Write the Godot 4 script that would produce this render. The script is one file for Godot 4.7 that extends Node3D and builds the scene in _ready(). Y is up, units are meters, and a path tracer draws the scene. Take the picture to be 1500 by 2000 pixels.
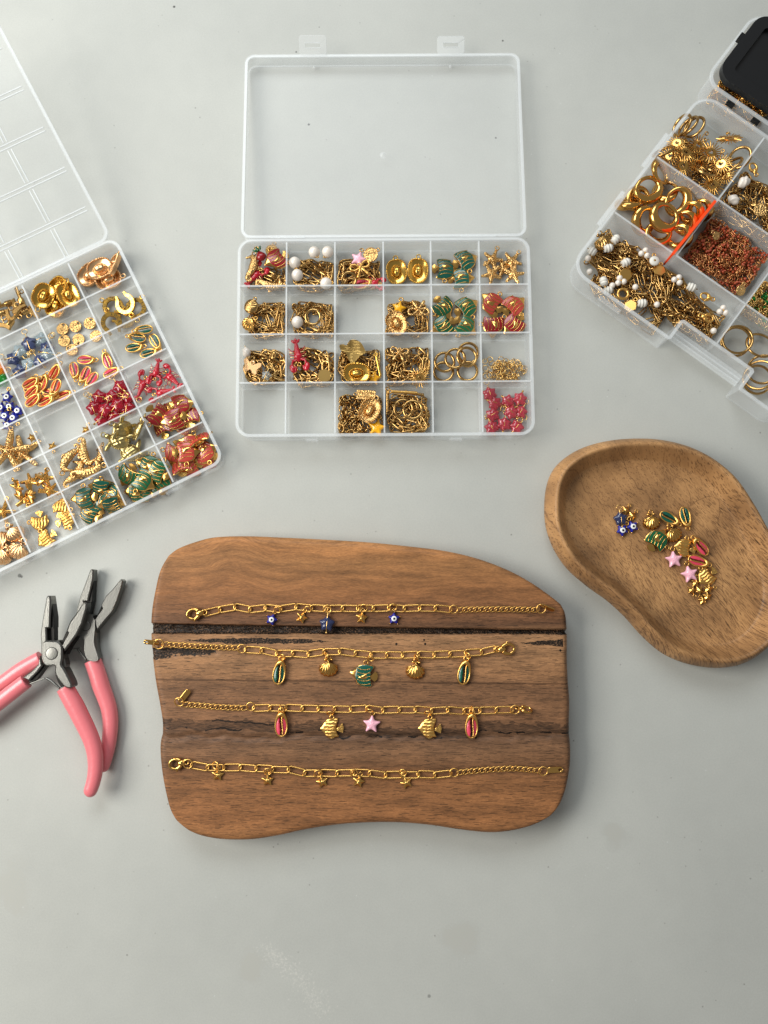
extends Node3D
# A jewellery maker's table seen from above: charm organisers, pliers, a live-edge board with four charm bracelets, a kidney dish.

const EYE := 0.49          # camera height above the table
const LEAN := 6.0          # degrees the camera leans away from straight down
const FOCAL := 1450.0      # focal length in photograph pixels (2000 tall)
const MM := 0.001

var rng := RandomNumberGenerator.new()
var used := {}
var protos := {}
var meshes := {}
var M := {}
var entries: Array = []
var here := ""
var here_group := ""

# ---------------------------------------------------------------- shapes (millimetres)
class Shape:
	var v := PackedVector3Array()
	var t := PackedInt32Array()
	var uv := PackedVector2Array()
	var has_uv := false

	func pt(p: Vector3, q := Vector2.ZERO) -> int:
		v.push_back(p)
		uv.push_back(q)
		return v.size() - 1

	func quad(a: int, b: int, c: int, d: int) -> void:
		t.append_array(PackedInt32Array([a, b, c, a, c, d]))

	func tri(a: int, b: int, c: int) -> void:
		t.append_array(PackedInt32Array([a, b, c]))

	func face(pts: Array) -> void:      # flat polygon (convex), counter-clockwise seen from outside
		var s := v.size()
		for p in pts:
			pt(p)
		for i in range(1, pts.size() - 1):
			tri(s, s + i, s + i + 1)

	func box(c: Vector3, size: Vector3, turn := 0.0) -> void:
		var b := Basis(Vector3.UP, turn)
		var h := size / 2.0
		var p: Array[Vector3] = []
		for i in 8:
			p.append(c + b * Vector3(h.x if i & 1 else -h.x, h.y if i & 2 else -h.y, h.z if i & 4 else -h.z))
		face([p[4], p[5], p[7], p[6]])
		face([p[1], p[0], p[2], p[3]])
		face([p[5], p[1], p[3], p[7]])
		face([p[0], p[4], p[6], p[2]])
		face([p[2], p[6], p[7], p[3]])
		face([p[0], p[1], p[5], p[4]])

	func rows(g: Array, closed := false) -> void:   # g: Array of PackedVector3Array, outward when columns run left and rows run up
		var n: int = g[0].size()
		var s := v.size()
		for r in g:
			for p in r:
				pt(p)
		for i in g.size() - 1:
			for j in (n if closed else n - 1):
				var k := (j + 1) % n
				quad(s + i * n + j, s + i * n + k, s + (i + 1) * n + k, s + (i + 1) * n + j)

	func tube(pts: PackedVector3Array, ra: Array, sides := 8, closed := false, flat := 1.0) -> void:
		# ra: one radius, or one per point; flat scales the radius along «up»
		var n := pts.size()
		var up := Vector3.UP
		var s := v.size()
		for i in n:
			var a := pts[(i - 1 + n) % n] if closed or i > 0 else pts[i]
			var b := pts[(i + 1) % n] if closed or i < n - 1 else pts[i]
			var tg := (b - a).normalized()
			if i == 0 and absf(tg.dot(up)) > 0.9:
				up = Vector3.RIGHT
			up = (up - tg * up.dot(tg)).normalized()
			var side := up.cross(tg)
			var r: float = ra[i] if ra.size() > 1 else ra[0]
			for j in sides:
				var w := TAU * j / sides
				pt(pts[i] + side * (cos(w) * r) + up * (sin(w) * r * flat))
		for i in (n if closed else n - 1):
			var k := (i + 1) % n
			for j in sides:
				var m := (j + 1) % sides
				quad(s + i * sides + j, s + i * sides + m, s + k * sides + m, s + k * sides + j)
		if not closed:
			var a := pt(pts[0])
			var b := pt(pts[n - 1])
			for j in sides:
				var m := (j + 1) % sides
				tri(a, s + m, s + j)
				tri(b, s + (n - 1) * sides + j, s + (n - 1) * sides + m)

	func torus(c: Vector3, big: float, small: float, seg := 20, sides := 8, b := Basis.IDENTITY, sx := 1.0) -> void:
		var p := PackedVector3Array()
		for i in seg:
			var w := TAU * i / seg
			p.push_back(Vector3(cos(w) * big * sx, 0, sin(w) * big))
		var s := v.size()
		tube(p, [small], sides, true)
		for i in range(s, v.size()):
			v[i] = c + b * v[i]

	func ball(c: Vector3, r: Vector3, seg := 14, b := Basis.IDENTITY) -> void:
		var g := []
		var lat := maxi(4, seg / 2)
		for i in lat + 1:
			var a := -PI / 2 + PI * i / lat
			var row := PackedVector3Array()
			for j in seg:
				var w := -TAU * j / seg
				row.push_back(c + b * (Vector3(cos(a) * cos(w), sin(a), cos(a) * sin(w)) * r))
			g.append(row)
		rows(g, true)

	func lathe(c: Vector3, prof: Array, seg := 20, b := Basis.IDENTITY) -> void:  # prof: Vector2(radius, along y) from below upward
		var g := []
		for q in prof:
			var row := PackedVector3Array()
			for j in seg:
				var w := -TAU * j / seg
				row.push_back(c + b * Vector3(cos(w) * q.x, q.y, sin(w) * q.x))
			g.append(row)
		rows(g, true)

	func relief(line: PackedVector2Array, ctr: Vector2, ts: Array, hf: Callable, base := 0.0) -> void:
		# a solid with a flat bottom at «base» and a top of height hf(point, t); t runs 1 at the outline .. 0 at ctr
		var o := line.duplicate()
		var area := 0.0
		for i in o.size():
			area += o[i].cross(o[(i + 1) % o.size()])
		if area < 0:
			o.reverse()
		var n := o.size()
		var s := v.size()
		for tt in ts:
			for p in o:
				var q: Vector2 = ctr + (p - ctr) * tt
				pt(Vector3(q.x, hf.call(q, tt), q.y))
		var c := pt(Vector3(ctr.x, hf.call(ctr, 0.0), ctr.y))
		for k in ts.size() - 1:
			for i in n:
				var j := (i + 1) % n
				quad(s + (k + 1) * n + i, s + (k + 1) * n + j, s + k * n + j, s + k * n + i)
		var l := s + (ts.size() - 1) * n
		for i in n:
			tri(c, l + (i + 1) % n, l + i)
		var e := v.size()
		for p in o:
			pt(Vector3(p.x, base, p.y))
			pt(Vector3(p.x, hf.call(p, 1.0), p.y))
		for i in n:
			var j := (i + 1) % n
			quad(e + i * 2, e + i * 2 + 1, e + j * 2 + 1, e + j * 2)

	func prism(poly: PackedVector2Array, y0: float, y1: float, bevel := 0.0) -> void:
		var o := poly.duplicate()
		var area := 0.0
		for i in o.size():
			area += o[i].cross(o[(i + 1) % o.size()])
		if area < 0:
			o.reverse()
		var n := o.size()
		var ins := inset(o, bevel)
		var tr := Geometry2D.triangulate_polygon(ins)
		if tr.is_empty():
			ins = o
			bevel = 0.0
			tr = Geometry2D.triangulate_polygon(ins)
		var s := v.size()
		for p in ins:
			pt(Vector3(p.x, y1, p.y))
		for i in range(0, tr.size(), 3):
			var a := ins[tr[i]]
			if (ins[tr[i + 1]] - a).cross(ins[tr[i + 2]] - a) > 0:
				tri(s + tr[i], s + tr[i + 2], s + tr[i + 1])
			else:
				tri(s + tr[i], s + tr[i + 1], s + tr[i + 2])
		for i in n:
			var j := (i + 1) % n
			if bevel > 0:
				face([Vector3(o[i].x, y1 - bevel, o[i].y), Vector3(ins[i].x, y1, ins[i].y), Vector3(ins[j].x, y1, ins[j].y), Vector3(o[j].x, y1 - bevel, o[j].y)])
			face([Vector3(o[i].x, y0, o[i].y), Vector3(o[i].x, y1 - bevel, o[i].y), Vector3(o[j].x, y1 - bevel, o[j].y), Vector3(o[j].x, y0, o[j].y)])

	static func inset(o: PackedVector2Array, by: float) -> PackedVector2Array:   # o with positive cross area
		if by == 0.0:
			return o
		var r := PackedVector2Array()
		var n := o.size()
		for i in n:
			var d1 := (o[i] - o[(i - 1 + n) % n]).normalized()
			var d2 := (o[(i + 1) % n] - o[i]).normalized()
			var n1 := Vector2(-d1.y, d1.x)
			var n2 := Vector2(-d2.y, d2.x)
			var m := (n1 + n2)
			m = n1 if m.length() < 0.05 else m.normalized() / maxf(0.5, m.normalized().dot(n1))
			r.push_back(o[i] + m * by)
		return r

	func add_to(am: ArrayMesh, mat: Material, k := 0.001) -> void:
		var n := PackedVector3Array()
		n.resize(v.size())
		for i in range(0, t.size(), 3):
			var a := v[t[i]]
			var c := (v[t[i + 1]] - a).cross(v[t[i + 2]] - a)
			n[t[i]] += c
			n[t[i + 1]] += c
			n[t[i + 2]] += c
		var sv := PackedVector3Array()
		sv.resize(v.size())
		for i in v.size():
			n[i] = n[i].normalized() if n[i].length_squared() > 1e-20 else Vector3.UP
			sv[i] = v[i] * k
		var idx := t.duplicate()
		for i in range(0, idx.size(), 3):
			var x := idx[i + 1]
			idx[i + 1] = idx[i + 2]
			idx[i + 2] = x
		var arr := []
		arr.resize(Mesh.ARRAY_MAX)
		arr[Mesh.ARRAY_VERTEX] = sv
		arr[Mesh.ARRAY_NORMAL] = n
		arr[Mesh.ARRAY_INDEX] = idx
		if has_uv:
			arr[Mesh.ARRAY_TEX_UV] = uv
		am.add_surface_from_arrays(Mesh.PRIMITIVE_TRIANGLES, arr)
		am.surface_set_material(am.get_surface_count() - 1, mat)

	func mesh(mat: Material, k := 0.001) -> ArrayMesh:
		var am := ArrayMesh.new()
		add_to(am, mat, k)
		return am

# ---------------------------------------------------------------- nodes
func numbered(called: String) -> String:
	if not used.has(called):
		used[called] = 0
		return called
	used[called] += 1
	return "%s_%03d" % [called, used[called]]

func tag(o: Node, label: String, category := "", group := "", kind := "") -> Node:
	o.set_meta("label", label)
	if category:
		o.set_meta("category", category)
	if group:
		o.set_meta("group", group)
	if kind:
		o.set_meta("kind", kind)
	return o

func thing(called: String, label := "", category := "", group := "") -> Node3D:
	var o := Node3D.new()
	o.name = numbered(called)
	add_child(o, true)
	if label:
		tag(o, label, category, group)
	return o

func part(called: String, m: Mesh, parent: Node) -> MeshInstance3D:
	var o := MeshInstance3D.new()
	o.name = called
	o.mesh = m
	parent.add_child(o, true)
	return o

# where the sight line through a photograph pixel meets the level h metres above the table
func spot(u: float, w: float, h := 0.0) -> Vector3:
	var a := deg_to_rad(LEAN)
	var x := (u - 750.0) / FOCAL
	var y := (1000.0 - w) / FOCAL
	var d := Vector3(x, -cos(a) + y * sin(a), -sin(a) - y * cos(a))
	return Vector3(0, EYE, 0) + d * ((h - EYE) / d.y)

func flat(p: Vector3) -> Vector2:
	return Vector2(p.x, p.z)

func smooth_loop(p: PackedVector2Array, each := 6) -> PackedVector2Array:
	var r := PackedVector2Array()
	var n := p.size()
	for i in n:
		for k in each:
			r.push_back(p[i].cubic_interpolate(p[(i + 1) % n], p[(i - 1 + n) % n], p[(i + 2) % n], float(k) / each))
	return r

func smooth_line(p: PackedVector3Array, each := 6) -> PackedVector3Array:
	var r := PackedVector3Array()
	var n := p.size()
	for i in n - 1:
		for k in each:
			r.push_back(p[i].cubic_interpolate(p[i + 1], p[maxi(i - 1, 0)], p[mini(i + 2, n - 1)], float(k) / each))
	r.push_back(p[n - 1])
	return r

func v2(a: Array) -> PackedVector2Array:
	var r := PackedVector2Array()
	for i in range(0, a.size(), 2):
		r.push_back(Vector2(a[i], a[i + 1]))
	return r

func v3(a: Array) -> PackedVector3Array:
	var r := PackedVector3Array()
	for i in range(0, a.size(), 3):
		r.push_back(Vector3(a[i], a[i + 1], a[i + 2]))
	return r

func rounded(x0: float, z0: float, x1: float, z1: float, r: float, k := 6) -> PackedVector2Array:
	var o := PackedVector2Array()
	for c in [[x1 - r, z0 + r, -90.0], [x1 - r, z1 - r, 0.0], [x0 + r, z1 - r, 90.0], [x0 + r, z0 + r, 180.0]]:
		for i in k + 1:
			var w := deg_to_rad(c[2] + 90.0 * i / k)
			o.push_back(Vector2(c[0] + cos(w) * r, c[1] + sin(w) * r))
	return o

# ---------------------------------------------------------------- materials
func plain(c: Color, rough: float, metal := 0.0) -> StandardMaterial3D:
	var m := StandardMaterial3D.new()
	m.albedo_color = c
	m.roughness = rough
	m.metallic = metal
	return m

func noise(seed_: int, freq: float, octaves := 3) -> FastNoiseLite:
	var n := FastNoiseLite.new()
	n.seed = seed_
	n.frequency = freq
	n.fractal_octaves = octaves
	n.noise_type = FastNoiseLite.TYPE_SIMPLEX_SMOOTH
	return n

func bump(m: StandardMaterial3D, freq: float, cm: float, tiles: float, seed_ := 1) -> void:
	var t := NoiseTexture2D.new()
	t.width = 256
	t.height = 256
	t.seamless = true
	t.noise = noise(seed_, freq)
	m.heightmap_enabled = true
	m.heightmap_texture = t
	m.heightmap_scale = cm
	m.uv1_triplanar = true
	m.uv1_scale = Vector3.ONE * tiles

func enamel(c: Color) -> StandardMaterial3D:
	var m := plain(c, 0.3)
	m.clearcoat_enabled = true
	m.clearcoat = 0.35
	m.clearcoat_roughness = 0.06
	return m

func gem(c: Color, a: float) -> StandardMaterial3D:
	var m := plain(Color(c.r, c.g, c.b, a), 0.12)
	m.refraction_enabled = true
	m.refraction_scale = 0.05
	return m

func plastic(a: float, rough := 0.28) -> StandardMaterial3D:
	var m := plain(Color(0.93, 0.945, 0.95, a), rough)
	m.transparency = BaseMaterial3D.TRANSPARENCY_ALPHA
	return m

func make_materials() -> void:
	M.gold = plain(Color8(218, 170, 94), 0.17, 1.0)
	M.satin = plain(Color8(236, 186, 104), 0.32, 1.0)
	M.antique = plain(Color8(188, 150, 92), 0.2, 1.0)
	M.old = plain(Color8(186, 166, 112), 0.32, 1.0)
	M.yellow = plain(Color8(216, 172, 84), 0.18, 1.0)
	M.rose = plain(Color8(232, 188, 138), 0.24, 1.0)
	M.hammered = plain(Color8(216, 174, 112), 0.2, 1.0)
	bump(M.hammered, 0.02, 0.05, 120.0, 5)
	M.ribbed = plain(Color8(184, 150, 88), 0.33, 1.0)
	M.wire = plain(Color8(220, 180, 110), 0.22, 1.0)
	M.steel = plain(Color8(128, 127, 122), 0.32, 1.0)
	bump(M.steel, 0.05, 0.004, 90.0, 9)
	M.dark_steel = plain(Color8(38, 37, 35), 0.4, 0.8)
	M.green = enamel(Color8(0, 84, 46))
	M.teal = enamel(Color8(0, 80, 64))
	M.red = enamel(Color8(136, 6, 14))
	M.coral = enamel(Color8(178, 60, 48))
	M.orange = enamel(Color8(206, 66, 30))
	M.pink = enamel(Color8(212, 66, 92))
	M.pale_pink = enamel(Color8(244, 182, 198))
	M.lobster_red = enamel(Color8(180, 8, 34))
	M.blue = enamel(Color8(14, 26, 140))
	M.white = enamel(Color8(236, 236, 232))
	M.black = enamel(Color8(14, 14, 16))
	M.sun_yellow = enamel(Color8(246, 178, 16))
	M.leaf_green = enamel(Color8(10, 96, 44))
	M.pearl = enamel(Color8(228, 218, 206))
	M.pearl.rim_enabled = true
	M.pearl.rim = 0.4
	M.shell_white = plain(Color8(216, 212, 202), 0.45)
	M.ruby = gem(Color8(190, 12, 40), 0.4)
	M.rasp = gem(Color8(216, 70, 86), 0.45)
	M.navy = gem(Color8(62, 74, 120), 0.45)
	M.ice = gem(Color8(196, 216, 226), 0.25)
	M.amber = gem(Color8(240, 130, 10), 0.4)
	M.emerald = gem(Color8(20, 150, 40), 0.4)
	M.bead_red = plain(Color8(160, 68, 36), 0.35)
	M.copper = plain(Color8(190, 132, 84), 0.25, 1.0)
	M.bead_green = plain(Color8(10, 120, 40), 0.35)
	M.grip = plain(Color8(222, 116, 122), 0.34)
	M.grip.clearcoat_enabled = true
	M.grip.clearcoat = 0.35
	M.grip.clearcoat_roughness = 0.2
	bump(M.grip, 0.03, 0.006, 30.0, 4)
	M.orange_strip = plain(Color8(250, 76, 18), 0.4)
	M.black_plastic = plain(Color8(12, 13, 15), 0.36)
	bump(M.black_plastic, 0.08, 0.004, 60.0, 3)
	M.wall = plastic(0.22)
	M.divider = plastic(0.22)
	M.floor = plastic(0.08)
	M.rim = plastic(0.28)
	M.panel = plastic(0.13)
	M.rib = plastic(0.55)
	M.tab = plastic(0.22)

# ---------------------------------------------------------------- outlines
func star_line(points: int, big: float, small: float, each := 4, soft := false) -> PackedVector2Array:
	var o := PackedVector2Array()
	for i in points * 2:
		var w := -PI / 2 + PI * i / points
		var r := big if i % 2 == 0 else small
		o.push_back(Vector2(cos(w), sin(w)) * r)
	if soft:
		return smooth_loop(o, each)
	var r2 := PackedVector2Array()
	for i in o.size():
		for k in each:
			r2.push_back(o[i].lerp(o[(i + 1) % o.size()], float(k) / each))
	return r2

func egg(a: float, b: float, power := 2.0, n := 48) -> PackedVector2Array:
	var o := PackedVector2Array()
	for i in n:
		var w := TAU * i / n
		var c := cos(w)
		var s := sin(w)
		o.push_back(Vector2(signf(c) * pow(absf(c), 2.0 / power) * a, signf(s) * pow(absf(s), 2.0 / power) * b))
	return o

func dense(p: PackedVector2Array, each: int) -> PackedVector2Array:
	var r := PackedVector2Array()
	for i in p.size():
		for k in each:
			r.push_back(p[i].lerp(p[(i + 1) % p.size()], float(k) / each))
	return r

func keyhole(o: PackedVector2Array, hole: PackedVector2Array) -> PackedVector2Array:
	# an outline joined to a hole by a hairline, both walked round once
	var bi := 0
	var bj := 0
	var best := INF
	for i in o.size():
		for j in hole.size():
			var d := o[i].distance_squared_to(hole[j])
			if d < best:
				best = d
				bi = i
				bj = j
	var r := PackedVector2Array()
	for i in o.size() + 1:
		var p := o[(bi + i) % o.size()]
		r.push_back(p if i < o.size() else p + (o[(bi + 1) % o.size()] - p) * -0.002)
	for j in hole.size() + 1:
		var p := hole[(bj - j + hole.size() * 2) % hole.size()]
		r.push_back(p if j < hole.size() else p + (hole[(bj + 1) % hole.size()] - p) * 0.002)
	return r

func stadium(l: float, w: float, k := 6) -> PackedVector3Array:
	var o := PackedVector3Array()
	var r := w / 2
	for s in [1.0, -1.0]:
		for i in k + 1:
			var a := -PI / 2 + PI * i / k
			o.push_back(Vector3(s * (l / 2 - r + cos(a) * r), 0, s * sin(a) * r))
	return o

func ring_mesh(big: float, small: float, mat: String, seg := 18, sides := 7) -> ArrayMesh:
	var key := "ring %s %s %s" % [big, small, mat]
	if not meshes.has(key):
		var s := Shape.new()
		s.torus(Vector3.ZERO, big, small, seg, sides)
		meshes[key] = s.mesh(M[mat])
	return meshes[key]

func link_mesh(l: float, w: float, r: float, mat: String, k := 5, sides := 6) -> ArrayMesh:
	var key := "link %s %s %s %s" % [l, w, r, mat]
	if not meshes.has(key):
		var s := Shape.new()
		s.tube(stadium(l, w, k), [r], sides, true)
		meshes[key] = s.mesh(M[mat])
	return meshes[key]

# ---------------------------------------------------------------- charms
func bud(called: String) -> Node3D:
	var o := Node3D.new()
	o.name = called
	return o

func add_loop(o: Node3D, x: float, z: float, mat := "gold", r := 1.35, y := 1.0) -> void:
	var s := Shape.new()
	s.torus(Vector3(x, y, z), r, 0.42, 16, 7)
	part("loop", s.mesh(M[mat]), o)

func make_cowry(c: String, gold := "satin") -> Node3D:
	var o := bud("cowry_charm")
	var line := PackedVector3Array()
	var rr := []
	for i in 40:
		var w := TAU * i / 40
		var top := pow(maxf(0.0, cos(w / 2) ** 2), 4.0)
		line.push_back(Vector3(3.7 * sin(w) * (0.86 - 0.14 * cos(w)), 1.35 + top * 0.5, -6.2 * cos(w)))
		rr.append(0.52 + 0.95 * top)
	var s := Shape.new()
	s.tube(line, rr, 9, true, 1.25)
	part("rim", s.mesh(M[gold]), o)
	var dome := func(p: Vector2, t: float) -> float: return 0.9 + (1.5 - 0.085 * p.x * p.x) * (1.0 - 0.4 * pow(t, 5.0))
	for side in [-1.0, 1.0]:
		var l := PackedVector2Array()
		for i in 15:
			var w := lerpf(0.62, PI - 0.36, i / 14.0)
			l.push_back(Vector2(side * (3.68 * sin(w) * (0.86 - 0.14 * cos(w))), -5.9 * cos(w)))
		for i in range(14, -1, -1):
			var z := lerpf(-4.4, 5.0, i / 14.0)
			l.push_back(Vector2(side * (0.75 + 0.12 * sin(z * 2.0 + side)) + 0.22 * sin(z * 0.5), z))
		var e := Shape.new()
		e.relief(l, Vector2(side * 2.0, 0.2), [1.0, 0.93, 0.8, 0.5], dome, 0.3)
		part("enamel", e.mesh(M[c]), o)
	var teeth := PackedVector3Array()
	var tr := []
	for i in 33:
		var z := lerpf(-4.6, 5.2, i / 32.0)
		teeth.push_back(Vector3(0.72 + 0.22 * sin(z * 0.5), 2.5, z))
		tr.append(0.28 + 0.2 * absf(sin(i * 1.2)))
	var g := Shape.new()
	g.tube(teeth, tr, 6)
	part("ridge", g.mesh(M[gold]), o)
	add_loop(o, 0, -8.1, gold, 1.35, 1.4)
	return o

func fish_dome(p: Vector2) -> float:
	return 0.8 + 1.5 * maxf(0.0, 1.0 - p.x * p.x / 95.0 - p.y * p.y / 72.0)

func make_angelfish(c: String, gold := "gold") -> Node3D:
	var o := bud("angelfish_charm")
	var line := smooth_loop(v2([-9.3, -1.7, -6.5, -3.8, -3.7, -6.5, 0, -7.2, 3.5, -6.9, 6.5, -5.9, 5.2, -3.6, 4.6, -1.4, 4.6, 1.2, 4.8, 3.8, 5.3, 6.2, 4.4, 7.3, 1, 7.3, -3.1, 6.2, -5.3, 3.2, -6.8, 0.9]), 3)
	var s := Shape.new()
	s.relief(line, Vector2.ZERO, [1.0, 0.95, 0.85, 0.6, 0.3], func(p: Vector2, t: float) -> float: return fish_dome(p) * (1.0 - 0.45 * pow(t, 10.0)))
	part("body", s.mesh(M[gold]), o)
	var en := smooth_loop(v2([-4.6, -5.2, -1, -6.8, 3, -6.6, 5.9, -5.6, 4.8, -3.4, 4.3, -1, 4.3, 1, 4.5, 3.6, 4.9, 6.5, 1, 6.9, -2.8, 5.9, -4.9, 2.6, -5.6, 0.4, -5.2, -2.6]), 3)
	var e := Shape.new()
	e.relief(en, Vector2(0, 0), [1.0, 0.96, 0.85, 0.6, 0.3], func(p: Vector2, t: float) -> float: return (fish_dome(p) + 0.34) * (1.0 - 0.12 * pow(t, 12.0)), 0.3)
	part("enamel", e.mesh(M[c]), o)
	for k in 5:
		var z0 := -4.7 + 2.4 * k
		var l := PackedVector3Array()
		for i in 9:
			var x := lerpf(-4.4, 4.3, i / 8.0)
			var z := z0 + 0.9 * (1.0 - x * x / 19.0)
			l.push_back(Vector3(x, fish_dome(Vector2(x, z)) + 0.42, z))
		var g := Shape.new()
		g.tube(l, [0.26], 5)
		part("stripe", g.mesh(M[gold]), o)
	var f := Shape.new()
	f.relief(v2([-3.4, 1.0, -1.0, -0.2, 1.9, -1.2, 1.5, 0.6, 1.9, 2.2, -0.6, 2.4, -2.6, 2.0]), Vector2(-0.6, 0.9), [1.0, 0.8, 0.4], func(p: Vector2, t: float) -> float: return fish_dome(p) + 0.9 - 0.5 * t * t, 1.0)
	part("fin", f.mesh(M[gold]), o)
	var q := Shape.new()
	q.relief(dense(v2([4.2, 0.3, 7.4, -2.8, 8.7, -1.6, 9.1, 0.2, 8.7, 2.2, 7.0, 3.8, 4.2, 1.6]), 3), Vector2(6.6, 0.4), [1.0, 0.85, 0.4], func(p: Vector2, t: float) -> float: return 1.0 + 0.25 * (1.0 - t))
	part("tail", q.mesh(M[gold]), o)
	add_loop(o, 1.0, -8.5, gold)
	return o

func make_goldfish(gold := "satin") -> Node3D:
	var o := bud("fish_charm")
	var k := 0.8
	var line := smooth_loop(v2([-8.2, 0.2, -6.8, -1.6, -5.2, -4.2, -3.0, -6.2, 0.5, -7.2, 4.6, -7.4, 5.0, -5.6, 4.3, -3.6, 3.8, -1.2, 3.8, 1.4, 4.6, 4.0, 5.6, 6.2, 3.2, 6.5, 0.5, 7.4, -2.6, 6.4, -5.4, 3.4, -7.0, 1.6]), 6)
	for i in line.size():
		line[i] *= k
	var s := Shape.new()
	s.relief(line, Vector2.ZERO, [1.0, 0.95, 0.87, 0.78, 0.69, 0.6, 0.5, 0.4, 0.3, 0.2, 0.1], func(p: Vector2, t: float) -> float:
		var rib := 0.0 if p.x < -3.2 else 0.36 * sin(p.y * 3.3 + 0.5 * sin(p.x * 1.6))
		return (fish_dome(p / k) * 0.72 + rib) * (1.0 - 0.4 * pow(t, 10.0)))
	part("body", s.mesh(M[gold]), o)
	var q := Shape.new()
	q.relief(dense(v2([3.4, 0.2, 6.6, -2.8, 7.5, -0.4, 7.0, 2.6, 3.4, 1.3]), 4), Vector2(5.6, -0.1), [1.0, 0.85, 0.6, 0.3], func(p: Vector2, t: float) -> float: return 0.9 + 0.18 * sin(atan2(p.y, p.x - 2.0) * 26.0))
	part("tail", q.mesh(M[gold]), o)
	var e := Shape.new()
	e.ball(Vector3(-4.3, 1.5, -1.0), Vector3(0.45, 0.45, 0.45), 8)
	part("eye", e.mesh(M[gold]), o)
	add_loop(o, 0.4, -6.6, gold, 1.2)
	return o

func make_scallop(gold := "gold") -> Node3D:
	var o := bud("scallop_charm")
	var line := PackedVector2Array()
	for i in 73:
		var a := deg_to_rad(lerpf(-118, 118, i / 72.0))
		var q := Vector2(sin(a) * 5.7, 0.6 + cos(a) * 4.7)
		line.push_back(q + q.normalized() * 0.16 * cos(atan2(q.x, q.y + 5.0) * 26.0))
	line.push_back(Vector2(-1.5, -4.4))
	line.push_back(Vector2(1.5, -4.4))
	var s := Shape.new()
	s.relief(line, Vector2(0, -3.6), [1.0, 0.94, 0.84, 0.7, 0.55, 0.4, 0.25, 0.1], func(p: Vector2, t: float) -> float:
		var a := atan2(p.x, p.y + 5.0)
		return 0.5 + 2.5 * sqrt(maxf(0.0, 1.0 - pow(1.6 * t - 0.6, 2.0))) * cos(a * 0.75) + 0.42 * t * cos(a * 26.0))
	part("shell", s.mesh(M[gold]), o)
	var g := Shape.new()
	for x in [-1.9, 1.9]:
		g.ball(Vector3(x, 1.3, -4.9), Vector3(1.0, 0.9, 0.9), 10)
	part("hinge_knob", g.mesh(M[gold]), o)
	add_loop(o, 0, -6.2, gold, 1.4, 1.5)
	return o

func make_tiny_star(gold := "gold") -> Node3D:
	var o := bud("star_charm")
	var s := Shape.new()
	s.relief(star_line(5, 3.3, 1.75), Vector2.ZERO, [1.0, 0.8, 0.4], func(_p: Vector2, t: float) -> float: return 0.7 + 1.5 * (1.0 - t))
	part("star", s.mesh(M[gold]), o)
	var l := Shape.new()
	l.torus(Vector3(0, 1.0, -4.0), 0.95, 0.32, 14, 6)
	part("loop", l.mesh(M[gold]), o)
	return o

func make_soft_star(c: String, big := 6.1, gold := "gold") -> Node3D:
	var o := bud("star_charm")
	var s := Shape.new()
	s.relief(star_line(5, big, big * 0.56, 5, true), Vector2.ZERO, [1.0, 0.97, 0.9, 0.75, 0.5, 0.25], func(p: Vector2, t: float) -> float: return 0.9 + 1.9 * sqrt(maxf(0.0, 1.0 - t * t)) - 0.25 * (1.0 - t) * cos(5.0 * atan2(p.x, -p.y)))
	part("star", s.mesh(M[c]), o)
	add_loop(o, 0, -big - 1.2, gold)
	return o

func make_eye_star() -> Node3D:
	var o := bud("eye_star_charm")
	var s := Shape.new()
	s.relief(star_line(5, 4.3, 2.5, 4), Vector2.ZERO, [1.0, 0.9, 0.6, 0.3], func(_p: Vector2, t: float) -> float: return 0.6 + 1.7 * sqrt(maxf(0.0, 1.0 - t * t)))
	part("star", s.mesh(M.blue), o)
	var w := Shape.new()
	w.lathe(Vector3(0, 2.1, 0), [Vector2(1.75, 0), Vector2(1.6, 0.35), Vector2(0, 0.42)], 18)
	part("eye_white", w.mesh(M.white), o)
	var b := Shape.new()
	b.lathe(Vector3(0.1, 2.5, 0), [Vector2(0.78, 0), Vector2(0.65, 0.16), Vector2(0, 0.2)], 14)
	part("pupil", b.mesh(M.black), o)
	for i in 5:
		var a := -PI / 2 + TAU * i / 5
		var g := Shape.new()
		g.ball(Vector3(cos(a) * 4.2, 0.7, sin(a) * 4.2), Vector3(0.55, 0.5, 0.55), 8)
		part("tip", g.mesh(M.gold), o)
	add_loop(o, 0, -5.4, "gold", 1.1)
	return o

func make_glass_star(c: String, big := 5.4) -> Node3D:
	var o := bud("glass_star_bead")
	var s := Shape.new()
	s.relief(star_line(6 if c == "rasp" else 5, big, big * 0.74, 5, true), Vector2.ZERO, [1.0, 0.95, 0.8, 0.5, 0.25], func(_p: Vector2, t: float) -> float: return 1.2 + 2.0 * sqrt(maxf(0.0, 1.0 - t * t)), 0.3)
	part("star", s.mesh(M[c]), o)
	var w := Shape.new()
	w.tube(v3([0, 2.1, -big - 1.4, 0, 2.3, -big * 0.7, 0, 3.25, 0, 0, 2.3, big * 0.7, 0, 1.8, big]), [0.28], 6)
	part("pin", w.mesh(M.wire), o)
	var b := Shape.new()
	b.ball(Vector3(0, 1.7, big + 0.4), Vector3(0.8, 0.8, 0.8), 10)
	part("pin_head", b.mesh(M.wire), o)
	var l := Shape.new()
	l.torus(Vector3(0, 2.0, -big - 3.0), 1.8, 0.26, 18, 6)
	part("loop", l.mesh(M.wire), o)
	return o

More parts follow.
